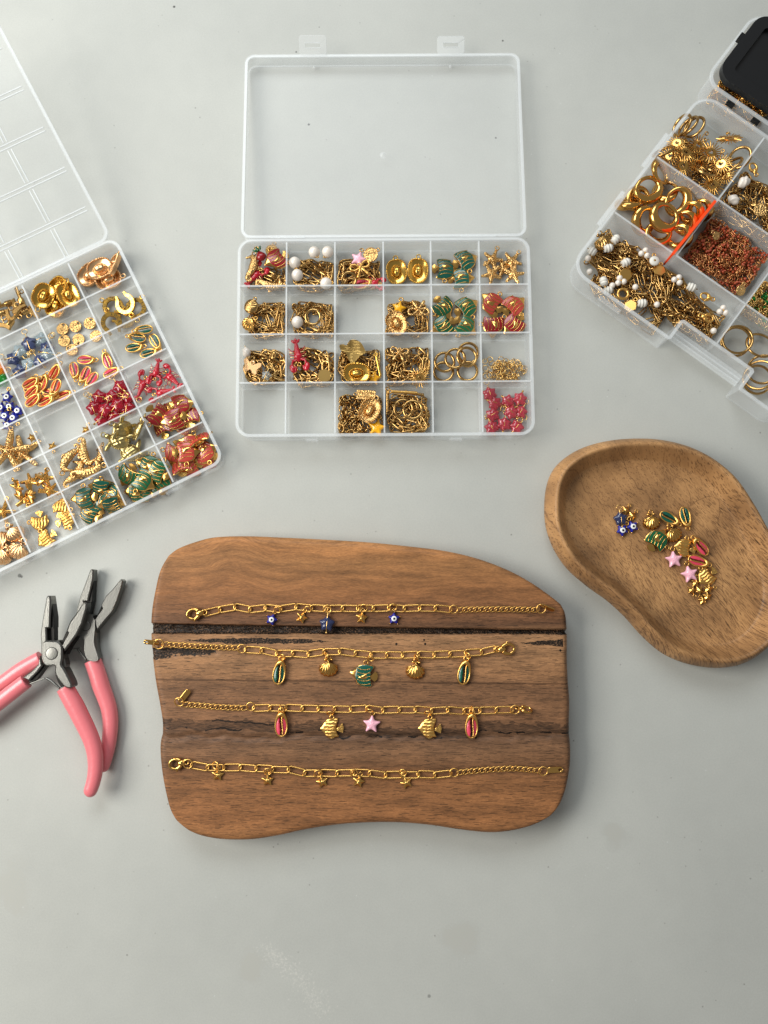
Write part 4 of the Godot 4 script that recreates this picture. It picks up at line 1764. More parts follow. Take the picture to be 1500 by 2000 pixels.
func plier_line(a: Array, h: float, base: Vector3) -> PackedVector3Array:
	var r := PackedVector3Array()
	for i in range(0, a.size(), 2):
		var p := (spot(a[i] / 4.08, 1090 + a[i + 1] / 4.08, h) - base) / MM
		r.push_back(Vector3(p.x, h / MM, p.z))
	return smooth_line(r, 6)

func slab(called: String, o: Node3D, a: Array, y0: float, y1: float, bevel: float, mat: String, soft := false) -> void:
	var p := plier_pts(a, y1 * MM, o.position)
	if soft:
		p = smooth_loop(p, 4)
	var s := Shape.new()
	s.prism(p, y0, y1, bevel)
	part(called, s.mesh(M[mat]), o)

func grip(o: Node3D, a: Array, radii: Array, h: float) -> void:
	var l := plier_line(a, h * MM, o.position)
	var rr := []
	for i in l.size():
		var q := float(i) / (l.size() - 1) * (radii.size() - 1)
		var k := mini(int(q), radii.size() - 2)
		rr.append(lerpf(radii[k], radii[k + 1], q - k))
	# open rolled mouth, rounded far end
	var s := Shape.new()
	var pts := PackedVector3Array([l[0] + (l[1] - l[0]).normalized() * 0.6])
	pts.append_array(l)
	rr.insert(0, rr[0] * 0.72)
	var d := (l[-1] - l[-2]).normalized()
	var e: float = rr[-1]
	for k in [0.35, 0.65, 0.88, 0.98]:
		pts.push_back(l[-1] + d * e * k)
		rr.append(e * sqrt(1.0 - k * k))
	s.tube(pts, rr, 18, false, 0.8)
	part("handle_grip", s.mesh(M.grip), o)

func spring(o: Node3D, a: Array, h: float, r := 0.5) -> void:
	var s := Shape.new()
	s.tube(plier_line(a, h * MM, o.position), [r], 6)
	part("spring", s.mesh(M.steel), o)

func pivot(o: Node3D, x: float, y: float, h: float, r: float) -> void:
	var c := (spot(x / 4.08, 1090 + y / 4.08, h * MM) - o.position) / MM
	var s := Shape.new()
	s.lathe(Vector3(c.x, h, c.z), [Vector2(r, -0.5), Vector2(r, 0.12), Vector2(r - 0.3, 0.3), Vector2(0, 0.32)], 28)
	var am := s.mesh(M.steel)
	var g := Shape.new()
	g.torus(Vector3(c.x, h - 0.02, c.z), r + 0.12, 0.16, 28, 5)
	g.add_to(am, M.dark_steel)
	part("pivot", am, o)

func build_pliers() -> void:
	# the pair underneath
	var b := thing("pliers", "pink handled steel pliers lying underneath the other pair, jaws open toward top", "pliers", "pink handled pliers")
	b.position = spot(165, 1230, 0)
	slab("jaw", b, [718, 95, 730, 88, 744, 92, 742, 160, 700, 345, 668, 345, 672, 360, 690, 372, 684, 450, 660, 520, 600, 470, 612, 400, 640, 300], 2.0, 9.0, 0.7, "steel")
	slab("jaw_face", b, [742, 100, 747, 140, 738, 330, 712, 450, 680, 450, 690, 350, 722, 220], 1.6, 7.4, 0.3, "dark_steel")
	slab("jaw", b, [958, 172, 966, 168, 979, 182, 962, 245, 930, 345, 895, 425, 830, 500, 772, 572, 752, 500, 762, 478, 815, 402, 806, 372, 845, 300, 895, 250], 2.0, 8.6, 0.5, "steel")
	slab("jaw_face", b, [815, 392, 806, 386, 776, 452, 735, 460, 752, 520, 772, 545, 800, 460], 1.0, 7.6, 0.2, "dark_steel")
	slab("head", b, [608, 470, 630, 456, 700, 444, 735, 462, 754, 500, 756, 560, 748, 640, 752, 700, 780, 812, 704, 812, 672, 740, 672, 645, 630, 632, 600, 580], 1.5, 9.4, 0.8, "steel", true)
	slab("handle_arm", b, [748, 560, 768, 600, 765, 680, 782, 812, 750, 812, 735, 700], 1.4, 8.0, 0.6, "steel")
	pivot(b, 684, 540, 9.4, 3.0)
	grip(b, [738, 815, 770, 905, 806, 1020, 840, 1110, 868, 1200, 880, 1300, 876, 1400, 862, 1500, 840, 1590, 822, 1650], [5.4, 5.6, 5.2, 4.9, 4.6, 4.4], 4.6)
	grip(b, [330, 800, 240, 850, 150, 905, 60, 970, -40, 1045, -200, 1190], [5.0, 5.2, 5.0, 4.8], 4.4)
	slab("handle_arm", b, [610, 560, 640, 600, 560, 690, 420, 800, 330, 830, 320, 790, 420, 740, 520, 660], 2.0, 7.0, 0.6, "steel")
	spring(b, [690, 815, 650, 765, 618, 722], 5.0, 0.7)
	spring(b, [640, 715, 590, 722, 548, 732], 6.0, 0.3)
	# the pair on top
	var a := thing("pliers", "pink handled steel pliers resting on top, with round pivot plate in front", "pliers", "pink handled pliers")
	a.position = spot(105, 1270, 0)
	slab("jaw", a, [368, 312, 378, 300, 398, 300, 404, 330, 396, 555, 368, 560, 372, 655, 350, 700, 326, 690, 320, 610, 340, 470], 9.0, 17.0, 0.8, "steel")
	slab("jaw_face", a, [400, 304, 410, 330, 430, 470, 430, 556, 398, 556, 398, 440], 8.0, 14.8, 0.3, "dark_steel")
	slab("jaw_face", a, [366, 562, 432, 556, 432, 664, 374, 662], 7.8, 13.6, 0.1, "dark_steel")
	slab("jaw", a, [660, 358, 674, 350, 690, 360, 688, 400, 652, 520, 610, 610, 512, 742, 488, 700, 500, 672, 540, 598, 526, 580, 560, 500, 606, 440], 9.0, 16.4, 0.8, "steel")
	slab("jaw_face", a, [540, 590, 526, 586, 500, 650, 440, 662, 470, 690, 505, 750, 522, 770, 560, 700, 610, 628, 640, 560], 7.6, 14.0, 0.2, "dark_steel")
	slab("head", a, [326, 690, 345, 664, 400, 658, 455, 664, 488, 692, 496, 740, 494, 800, 488, 850, 520, 900, 572, 1020, 516, 1030, 440, 930, 436, 862, 400, 860, 356, 856, 332, 820, 326, 760], 8.0, 17.4, 0.9, "steel", true)
	slab("handle_arm", a, [494, 800, 512, 800, 524, 850, 518, 880, 572, 1020, 548, 1024, 500, 900], 7.6, 14.6, 0.5, "steel")
	slab("handle_arm", a, [316, 782, 330, 830, 336, 856, 300, 905, 226, 980, 176, 955, 252, 900, 300, 850], 9.0, 15.4, 0.8, "steel")
	slab("handle_arm", a, [336, 850, 368, 862, 300, 960, 240, 1000, 224, 978, 300, 905], 8.2, 12.8, 0.2, "dark_steel")
	slab("jaw_face", a, [440, 932, 462, 936, 470, 970, 510, 1024, 486, 1030, 460, 990], 9.0, 15.0, 0.1, "dark_steel")
	pivot(a, 412, 760, 17.4, 3.7)
	grip(a, [518, 1030, 560, 1110, 605, 1190, 650, 1280, 690, 1360, 725, 1440, 752, 1530, 762, 1620, 758, 1710, 742, 1790, 722, 1850], [5.4, 5.7, 5.5, 5.2, 4.9, 4.5, 4.2], 12.0)
	grip(a, [210, 980, 120, 1050, 30, 1120, -60, 1190, -220, 1320], [4.8, 5.0, 5.0, 4.8], 11.0)
	spring(a, [478, 1040, 420, 990, 368, 955], 12.5, 0.75)
	spring(a, [238, 1002, 300, 978, 358, 958], 13.0, 0.45)

# ---------------------------------------------------------------- the three organisers
var mid_at: Transform3D
var mid_x: Array = []
var mid_z: Array = []
var left_at: Transform3D
var left_x: Array = []
var left_z: Array = []
var right_at: Transform3D

const MID := 0.0175
const LEFT := 0.0155
const RIGHT := 0.0215

func build_middle_box() -> void:
	var f := frame(Vector2(463, 466), Vector2(1037, 462), Vector2(459.5, 854), Vector2(1044, 850), MID)
	mid_at = f.at
	var w: float = f.w / 2
	var d: float = f.d / 2
	for u in [558.5, 654.0, 749.5, 843.5, 939.0]:
		mid_x.append(local(mid_at, u, 650, MID).x)
	mid_x.push_front(-w + 1.9)
	mid_x.append(w - 1.9)
	for v in [556.0, 650.5, 745.5]:
		mid_z.append(local(mid_at, 750, v, MID).y)
	mid_z.push_front(-d + 1.9)
	mid_z.append(d - 1.9)
	var o := thing("organizer_box", "open clear plastic organizer of twenty-four compartments, lid folded back, above the wooden board", "organizer box", "clear plastic charm organizers")
	o.transform = mid_at
	var depth := MID / MM
	shell(o, rounded(-w + 1.0, -d + 1.0, w - 1.0, d - 1.0, 8.5, 8), depth)
	grid(o, mid_x, mid_z, depth)
	for u in [[530.0, 596.0], [902.0, 968.0]]:
		var s := Shape.new()
		var a := local(mid_at, u[0], 462, MID)
		var b := local(mid_at, u[1], 462, MID)
		s.box(Vector3((a.x + b.x) / 2, depth - 0.3, -d - 0.7), Vector3(b.x - a.x, 1.6, 1.6))
		part("hinge", s.mesh(M.tab), o)
	for u in [609.0, 890.0]:
		var s := Shape.new()
		var a := local(mid_at, u, 854, 0.01)
		s.box(Vector3(a.x, 9.5, d + 0.6), Vector3(7.6, 5.0, 1.4))
		s.box(Vector3(a.x + 3.6, 9.5, d + 1.6), Vector3(0.9, 5.0, 0.8))
		part("latch_catch", s.mesh(M.tab), o)
	var far := local(mid_at, 750, 105, 0.0105)
	var length := -d - 1.4 - far.y
	var fall := asin(7.0 / length)
	var l := lid_part(o, -w + 2.6, w - 2.6, -d - 1.4, depth, length, fall)
	for q in [[612.0, 40.0, 12.0], [881.0, 12.0, 12.5]]:
		var a := local(mid_at, q[0], 105, 0.0105)
		tab_part(l, a.x, -length, 19.0, q[2], deg_to_rad(q[1]))
	for u in [613.0, 880.0]:
		var a := local(mid_at, u, 128, 0.004)
		var s := Shape.new()
		s.ball(Vector3(a.x, -7.8, -length + 3.0), Vector3(0.9, 0.9, 1.3), 10)
		part("lid_peg", s.mesh(M.rim), l)
	var g := Shape.new()
	g.lathe(Vector3(0, -8.62, -length * 0.48), [Vector2(2.2, 0), Vector2(1.4, 0.25), Vector2(0.8, 0.9), Vector2(0, 1.0)], 16)
	part("mould_mark", g.mesh(M.tab), l)

func build_left_box() -> void:
	var p0 := spot(165, 582, LEFT)
	var pr := spot(337, 943, LEFT)
	var pc := spot(58, 1082, LEFT)
	var z := (pr - p0) / 5
	var x := (pr - pc) / 3
	var a1 := atan2(x.z, x.x)
	var a2 := atan2(-z.x, z.z)
	left_at = Transform3D(Basis(Vector3.UP, -(a1 + a2) / 2), Vector3(p0.x, 0, p0.z))
	var cw := x.length() / MM
	var rh := z.length() / MM
	var xs := []
	for k in range(-5, 2):
		xs.append(k * cw)
	var zs := []
	for k in range(-1, 6):
		zs.append(k * rh)
	left_x = xs
	left_z = zs
	var o := thing("organizer_box", "open clear plastic organizer at left edge, turned askew, holding sea creature charms", "organizer box", "clear plastic charm organizers")
	o.transform = left_at
	var depth := LEFT / MM
	shell(o, rounded(xs[0] - 1.5, zs[0] - 1.5, xs[6] + 1.5, zs[6] + 1.5, 7.5, 8), depth)
	grid(o, xs, zs, depth)
	var c := local(left_at, 336, 956, 0.01)
	var s := Shape.new()
	s.box(Vector3(c.x, 9.0, zs[6] + 3.0), Vector3(9.0, 4.5, 1.4))
	s.box(Vector3(c.x - 3.9, 9.0, zs[6] + 4.0), Vector3(0.9, 4.5, 0.8))
	s.box(Vector3(c.x + 3.9, 9.0, zs[6] + 4.0), Vector3(0.9, 4.5, 0.8))
	part("latch_catch", s.mesh(M.tab), o)
	var length: float = zs[6] - zs[0]
	var l := lid_part(o, xs[0], xs[6] - 1.0, zs[0] - 3.2, depth, length, deg_to_rad(-15.0), 7.0)
	# pairs of ribs on the lid, over where the dividers close
	var y := -8.5
	for k in 5:
		for e in [-1.25, 1.25]:
			var r := Shape.new()
			var zz: float = -(k + 0.92) * rh + e
			r.tube(v3([xs[0] + 4.0, y, zz, xs[6] - 7.0, y, zz]), [0.42], 5)
			part("lid_rib", r.mesh(M.rib), l)
	for k in 4:
		for e in [-1.25, 1.25]:
			for j in 5:
				var r := Shape.new()
				var xx: float = xs[6] - (k + 1) * cw + e
				r.tube(v3([xx, y, -(j - 0.08) * rh - (2.6 if j > 0 else 5.0), xx, y, -(j + 0.92) * rh + 2.6]), [0.42], 5)
				part("lid_rib", r.mesh(M.rib), l)
	var h := Shape.new()
	h.box(Vector3(-60, depth - 0.3, zs[0] - 3.0), Vector3(120.0, 1.6, 1.4))
	part("hinge", h.mesh(M.tab), o)

func build_right_box() -> void:
	var p0 := spot(1403, 388, RIGHT)
	var p1 := spot(1322, 498, RIGHT)
	var p2 := spot(1457, 594, RIGHT)
	var x := p2 - p1
	var z := p1 - p0
	var a := (atan2(x.z, x.x) + atan2(-z.x, z.z)) / 2
	right_at = Transform3D(Basis(Vector3.UP, -a), Vector3(p1.x, 0, p1.z))
	var cw := x.length() / MM
	var rh := z.length() / MM
	var depth := RIGHT / MM
	var lx := local(right_at, 1199, 417, RIGHT).x - 1.6
	var ty := local(right_at, 1393, 194, RIGHT).y
	var by := local(right_at, 1308, 661, RIGHT).y
	var n0 := local(right_at, 1308, 661, RIGHT).x
	var n1 := local(right_at, 1447, 757, RIGHT).x
	var ny := local(right_at, 1401, 674, RIGHT).y
	var rx := cw * 2.2
	# outline with rounded corners and the recess where the latch sits
	var o2 := PackedVector2Array()
	for c in [[rx - 12.0, ty + 12.0, -90.0], [rx - 12.0, by - 12.0, 0.0]]:
		for i in 7:
			var w := deg_to_rad(c[2] + 15.0 * i)
			o2.push_back(Vector2(c[0] + cos(w) * 12.0, c[1] + sin(w) * 12.0))
	o2.append_array(PackedVector2Array([Vector2(n1 + 0.8, by), Vector2(n1, by - 0.8), Vector2(n1, ny + 0.8), Vector2(n1 - 0.8, ny), Vector2(n0 + 0.8, ny), Vector2(n0, ny + 0.8), Vector2(n0, by - 0.8), Vector2(n0 - 0.8, by)]))
	for c in [[lx + 13.0, by - 13.0, 90.0], [lx + 13.0, ty + 13.0, 180.0]]:
		for i in 8:
			var w := deg_to_rad(c[2] + 90.0 / 7 * i)
			o2.push_back(Vector2(c[0] + cos(w) * 13.0, c[1] + sin(w) * 13.0))
	var o := thing("organizer_box", "deep clear plastic organizer at right edge with wide rim and earrings", "organizer box", "clear plastic charm organizers")
	o.transform = right_at
	shell(o, o2, depth)
	var k := 1.6
	divider_part(Vector2(lx + k, -rh), Vector2(rx - k, -rh), 1.5, depth - 0.4, o)
	divider_part(Vector2(lx + k, 0), Vector2(rx - k, 0), 1.5, depth - 0.4, o)
	for q in [[0.0, -1.0], [0.0, 0.0], [1.0, -1.0], [1.0, 0.0], [1.0, 1.0]]:
		var z0: float = ty + k if q[1] == -1.0 else (q[1] - 1.0) * rh + 0.55
		var z1: float = ny - k if q[1] == 1.0 else q[1] * rh - 0.55
		divider_part(Vector2(q[0] * cw, z0), Vector2(q[0] * cw, z1), 1.5, depth - 0.45, o)
	# stepped flange along the left rim, as three broad tabs
	for u in [[1294.0, 254.0, 1247.0, 318.0], [1207.0, 366.0, 1160.0, 432.0]]:
		var p := local(right_at, u[0], u[1], RIGHT)
		var q := local(right_at, u[2], u[3], RIGHT)
		var s := Shape.new()
		s.box(Vector3(lx - 2.2, depth - 0.55, (p.y + q.y) / 2), Vector3(2.6, 1.1, absf(p.y - q.y)))
		part("rim_tab", s.mesh(M.rim), o)
	# catches on the front wall
	var ca := local(right_at, 1190, 596, 0.014)
	var s2 := Shape.new()
	s2.box(Vector3(ca.x, 13.0, by + 0.8), Vector3(17.0, 3.4, 1.6))
	part("latch_catch", s2.mesh(M.tab), o)
	# ribs in the latch recess
	var s3 := Shape.new()
	for e in [3.5, 6.5]:
		s3.box(Vector3((n0 + n1) / 2, 9.0, ny + e), Vector3(n1 - n0 - 2.0, 1.0, 0.8))
	s3.box(Vector3((n0 + n1) / 2, 8.0, ny + 4.6), Vector3(n1 - n0 - 1.0, 0.9, 9.0))
	part("latch_ledge", s3.mesh(M.tab), o)

func build_black_lidded_box() -> void:
	# a taller clear tub full of chain behind the right organiser, under a black lid
	var at := right_at
	var base := local(right_at, 1412, 158, 0.024)
	var x0 := base.x - 2.5
	var z1 := local(right_at, 1440, 186, 0.024).y + 3.0
	var o := thing("chain_tub", "clear plastic tub packed with gold chain, mostly out of frame at upper right", "tub")
	o.transform = at
	var line := rounded(x0 - 7.5, z1 - 62.0, x0 + 90.0, z1, 11.0, 8)
	var f := Shape.new()
	f.prism(Shape.inset(line, 1.4), 0.4, 1.6)
	part("floor_panel", f.mesh(M.floor), o)
	wall_part("outer_wall", line, 1.2, 0.4, 22.0, "wall", o)
	wall_part("rim", Shape.inset(line, -1.0), 2.0, 22.0, 23.2, "rim", o)
	for u in [1425.0, 1476.0]:
		var c := local(right_at, u, 205.0 if u < 1450 else 236.0, 0.02)
		var s := Shape.new()
		s.box(Vector3(c.x, 19.0, z1 + 1.0), Vector3(5.6, 3.0, 2.0))
		part("hinge_lug", s.mesh(M.black_plastic), o)
	heap("chain_heap", "gold chain glinting between the black lid and its clear tub wall", at, x0 + 1.0, z1 - 56.0, x0 + 40.0, z1 - 4.0, 2.0, link_mesh(7.0, 3.6, 0.5, "gold", 4, 6), 5.4, 500, 19.0, 901)
	var l := thing("black_lid", "black plastic lid with raised rim resting on the chain tub, upper right corner", "lid")
	l.transform = at.translated_local(Vector3(0, 0.0236, 0))
	var ll := rounded(x0 - 4.5, z1 - 60.0, x0 + 88.0, z1 - 4.0, 11.0, 8)
	wall_part("raised_rim", ll, 8.5, 0.0, 5.0, "black_plastic", l)
	var p := Shape.new()
	p.prism(rounded(x0 + 4.1, z1 - 51.4, x0 + 79.4, z1 - 12.6, 2.4, 5), 0.2, 2.6)
	part("sunken_panel", p.mesh(M.black_plastic), l)
	var s := Shape.new()
	s.box(Vector3(x0 - 5.5, 2.0, z1 - 37.0), Vector3(3.0, 3.4, 5.5))
	part("lid_tab", s.mesh(M.black_plastic), l)

# ---------------------------------------------------------------- what lies in the compartments
func bed(where: String, level: float, list: Array) -> void:   # rows: kind, description, u, v, turn, lift, tilt x, tilt z, scale
	here = where
	for e in list:
		put(e[0], e[1], e[2], e[3], level, e[4] if e.size() > 4 else 0.0, e[5] if e.size() > 5 else 0.0, e[6] if e.size() > 6 else 0.0, e[7] if e.size() > 7 else 0.0, e[8] if e.size() > 8 else 1.0)

func mid_heap(r: int, c: int, what: String, mesh_: Mesh, pitch: float, n: int, top: float, cut := Vector2.ZERO, strand := 7, called := "chain_heap") -> void:
	var x0: float = mid_x[c - 1] + 2.4
	var x1: float = mid_x[c] - 2.4
	var z0: float = lerpf(mid_z[r - 1] + 2.4, mid_z[r] - 2.4, cut.x)
	var z1: float = mid_z[r] - 2.4 - (mid_z[r] - mid_z[r - 1]) * cut.y
	heap(called, "%s, middle box row %s column %s" % [what, NUM[r], NUM[c]], mid_at, x0, z0, x1, z1, 1.6, mesh_, pitch, n, top, 100 + r * 10 + c, strand)

const NUM := ["", "one", "two", "three", "four", "five", "six"]

func fill_middle() -> void:
	var h := 0.0016
	var clip := link_mesh(9.4, 3.4, 0.55, "antique", 4, 6)
	var thin := link_mesh(10.4, 2.6, 0.48, "antique", 4, 6)
	var fat := link_mesh(9.4, 4.6, 0.68, "antique", 4, 6)
	var small := link_mesh(5.0, 3.6, 0.5, "antique", 4, 6)
	var a := Vector2(0.16, 0)
	mid_heap(1, 1, "heap of fine gold chain under red charms", thin, 8.4, 40, 7.0, Vector2(0.4, 0))
	mid_heap(1, 2, "heap of gold paperclip chain among white pearls", clip, 7.4, 62, 8.0, a)
	mid_heap(1, 3, "heap of thick gold curb chain under bow", fat, 7.4, 55, 8.0, a)
	mid_heap(2, 1, "heap of fine gold chain beside shell discs", thin, 8.4, 72, 8.0, a)
	mid_heap(2, 2, "heap of long thin gold chain under pearl", thin, 8.6, 75, 8.0, a, 8)
	mid_heap(2, 4, "heap of gold chain under bow and hat", clip, 7.6, 62, 8.0, a)
	mid_heap(3, 1, "heap of thick gold chain with butterfly tag", fat, 7.4, 56, 8.0, a)
	mid_heap(3, 2, "heap of thick gold oval chain beside lobster", fat, 7.4, 58, 8.0, a)
	mid_heap(3, 3, "heap of gold chain beneath hat pendant", clip, 7.6, 60, 7.0, a)
	mid_heap(3, 4, "heap of gold oval chain under bow", fat, 7.4, 62, 9.0, Vector2(0.12, 0))
	mid_heap(4, 3, "heap of mixed gold chain under gold plaque", small, 4.2, 130, 8.5, Vector2(0.12, 0))
	mid_heap(4, 4, "heap of gold chain under two gold hoops", clip, 7.6, 72, 8.0, Vector2(0.12, 0))

	here_group = ""
	bed("middle box row one column one", h, [
		["seahorse", "gold seahorse charm", 489, 524, 8, 5.0], ["strawberry", "red strawberry charm", 509, 500, 150, 5.0], ["angelfish red", "red striped fish charm", 541, 508, -40, 6.0, 0, -12], ["disc 4.2 antique 28", "small round gold disc", 531, 490, 20, 5.0],
		["lobster", "red lobster charm", 499, 540, 40, 4.0, 0, 0, 0.9], ["seahorse", "gold seahorse lying sideways against divider", 527, 560, 95, 4.5]])
	bed("middle box row one column two", h, [
		["pearl", "round white pearl", 615, 497.5, 0, 5.0], ["pearl", "round white pearl", 641, 497, 60, 5.0], ["pearl", "round white pearl", 577, 518, 120, 6.0], ["pearl", "round white pearl", 582, 542, 200, 6.0], ["pearl", "round white pearl", 637.5, 558, 300, 5.0]])
	bed("middle box row one column three", h, [
		["soft_star pale_pink", "pale pink star charm", 700, 507, 20, 7.5, 0, 0, 0.9], ["bow satin", "gold ribbon bow charm", 704, 524, -20, 9.5, 0, 0, 0.95], ["disc 5.0 hammered 28", "round gold disc", 724, 498, 60, 8.0, 10, 0], ["lobster", "red lobster charm", 729, 553, 100, 4.0, 0, 0, 0.75], ["cowry pink", "pink shell charm", 706, 556, 80, 3.0], ["hoop 4.6 0.9 antique", "small gold ring", 682, 550, 0, 8.5, 25, 0]])
	bed("middle box row one column four", h, [["hat yellow", "gold cowboy hat charm", 774.5, 533, -4, 0.0], ["hat yellow", "gold cowboy hat charm", 816, 531, 3, 0.2]])
	bed("middle box row one column five", h, [["angelfish teal", "teal striped fish charm", 869, 526, 176, 0.5, 0, 0], ["angelfish teal", "teal striped fish charm", 908, 509, 152, 1.5], ["angelfish teal", "teal striped fish charm", 900, 544, 170, 0.5, 0, -10]])
	bed("middle box row one column six", h, [["starfish hammered 7.4 0.42 0.4", "gold starfish charm", 962, 508, 22, 2.0, 6, 0], ["starfish hammered 7.4 0.42 0.4", "gold starfish charm", 999, 511, 40, 1.0, -5, 8], ["starfish hammered 7.4 0.42 0.4", "gold starfish charm", 960, 536, -30, 3.0, 8, 4], ["starfish hammered 7.4 0.42 0.4", "gold starfish charm", 1003, 537, 10, 4.0], ["starfish hammered 7.4 0.42 0.4", "gold starfish charm", 982, 526, 60, 0.0]])
	bed("middle box row two column one", h, [["ridged_disc", "dull gold scallop disc", 491, 599, 30, 5.0, 8, 6], ["scallop", "bright gold scallop charm", 487, 633, 55, 6.5, 0, 15, 0.9]])
	bed("middle box row two column two", h, [["pearl", "round white pearl", 582, 633, 140, 5.0], ["hoop 4.9 0.95 antique", "gold bolt ring", 612, 620, 30, 9.0, 10, 0]])
	bed("middle box row two column four", h, [["bow hammered", "gold ribbon bow charm", 817, 607, 180, 9.0], ["hat hammered", "pale gold hat charm", 775, 633, -25, 7.5, 0, 8, 0.95], ["soft_star sun_yellow 5.0", "yellow star charm", 779, 603, 15, 6.0]])
	bed("middle box row two column five", h, [["angelfish green", "green striped fish charm", 866, 601, -132, 0.5], ["angelfish green", "green striped fish charm", 912, 600, 142, 0.5], ["angelfish green", "green striped fish charm", 866, 637, -35, 0.5], ["angelfish green", "green striped fish charm", 909, 637, -150, 0.8]])
	bed("middle box row two column six", h, [["angelfish coral", "coral striped fish charm", 960, 591, 35, 1.0], ["angelfish coral", "coral striped fish charm", 1005, 597, 135, 1.0], ["angelfish red", "red striped fish charm", 964, 635, -95, 0.8], ["angelfish red", "red striped fish charm", 1004, 635, -55, 1.0]])
	bed("middle box row three column one", h, [["butterfly", "gold butterfly tag", 491, 718, 20, 9.0, 10, 5], ["baroque", "white baroque pearl", 483, 690, 80, 4.0, 0, 0, 0.8], ["glass_star ice 3.6", "clear star bead", 521, 734, 20, 7.5]])
	bed("middle box row three column two", h, [["lobster", "red lobster charm", 580, 694, 170, 6.0, 0, 0, 1.05], ["disc 4.4 ribbed 28", "ribbed round gold disc", 634, 734, 90, 8.0]])
	bed("middle box row three column three", h, [["ribbed_back", "ribbed gold pendant", 688, 688, 0, 5.5, 5, 0], ["hat yellow", "gold cowboy hat charm", 697, 734, 92, 7.0], ["soft_star sun_yellow 5.0", "orange yellow star charm", 730, 739, 10, 4.0], ["rod 14 0.9 yellow", "twisted gold bar", 739, 716, 78, 8.5]])
	bed("middle box row three column four", h, [["bow hammered", "gold ribbon bow charm", 780, 689, 8, 11.0, 0, 0, 0.85], ["sunburst", "gold sunburst charm", 819, 738, 40, 9.0, 0, 0, 0.85]])
	bed("middle box row three column five", h, [["hoop 6.4 0.95 antique", "thick gold hoop", 868, 708, 10, 2.2], ["hoop 6.4 0.95 antique", "thick gold hoop", 889, 701, 60, 3.6, 8, 4], ["hoop 6.4 0.95 antique", "thick gold hoop", 911, 698, 200, 6.0, 5, 6], ["hoop 6.6 0.95 antique", "thick gold hoop", 917, 690, -30, 2.0, 12, 3], ["hoop 6.4 0.95 antique", "thick gold hoop", 866, 727, 100, 0.2], ["hoop 6.4 0.95 antique", "thick gold hoop", 913, 726, 90, 1.6, 5, 2]])
	bed("middle box row four column three", h, [["hat hammered", "pale gold hat charm", 722, 803, 28, 8.5, 0, 0, 0.95], ["plaque", "engraved gold plaque", 715, 772, 4, 8.0, 0, 0, 0.9], ["soft_star sun_yellow 6.0", "yellow star charm", 736, 836, 10, 5.0]])
	bed("middle box row four column four", h, [["hoop 6.0 0.85 antique", "plain gold hoop", 788, 799, 0, 9.0, 4, 0], ["hoop 6.0 0.85 antique", "plain gold hoop", 806, 801, 40, 9.8, 0, 4], ["rod 17 1.0 satin", "slim gold bar", 790, 767, 3, 8.0], ["rod 15 1.2 antique", "upright gold bar", 757, 785, 90, 6.0], ["rod 11 1.0 antique", "short gold bar", 812, 770, 8, 7.0]])
	bed("middle box row four column six", h, [["glass_star rasp", "pink glass star bead", 956, 770, -15, 1.0, 0, 0, 0.94], ["glass_star rasp", "pink glass star bead", 966, 788, 110, 0.6, 0, 0, 0.94], ["glass_star rasp", "pink glass star bead", 992, 785, 130, 0.4, 0, 0, 0.94], ["glass_star rasp", "pink glass star bead", 1015, 780, 200, 1.0, 0, 0, 0.94], ["glass_star rasp", "pink glass star bead", 962, 811, 60, 0.4, 0, 0, 0.94], ["glass_star rasp", "pink glass star bead", 998, 806, 135, 1.6, 0, 0, 0.94], ["glass_star rasp", "pink glass star bead", 1019, 805, 30, 0.5, 0, 0, 0.94], ["glass_star rasp", "pink glass star bead", 984, 829, 10, 0.4, 0, 0, 0.94], ["glass_star rasp", "pink glass star bead", 960, 836, -20, 0.4, 0, 0, 0.94], ["glass_star rasp", "pink glass star bead", 1009, 834, 40, 0.4, 0, 0, 0.94]])
	# loose jump rings, each its own
	rng.seed = 5
	for i in 95:
		var o := part(numbered("jump_ring"), ring_mesh(1.9, 0.24, "wire", 16, 5), self)
		var q := rng.randf()
		var u := clampf(985 + rng.randfn(0.0, 20.0), 948, 1024)
		var w := clampf(726 + rng.randfn(0.0, 12.0), 696 + absf(u - 975) * 0.35, 741)
		var pile := maxf(0.0, 1.0 - Vector2((u - 978) / 42, (w - 726) / 22).length())
		o.transform = Transform3D(Basis.from_euler(Vector3(rng.randfn(0, 0.5), q * TAU, rng.randfn(0, 0.5))), spot(u, w, h + (1.2 + pile * 5.0 * rng.randf()) * MM))
		tag(o, "small gold jump ring loose in middle box row three column six", "jump ring", "loose jump rings in one compartment")

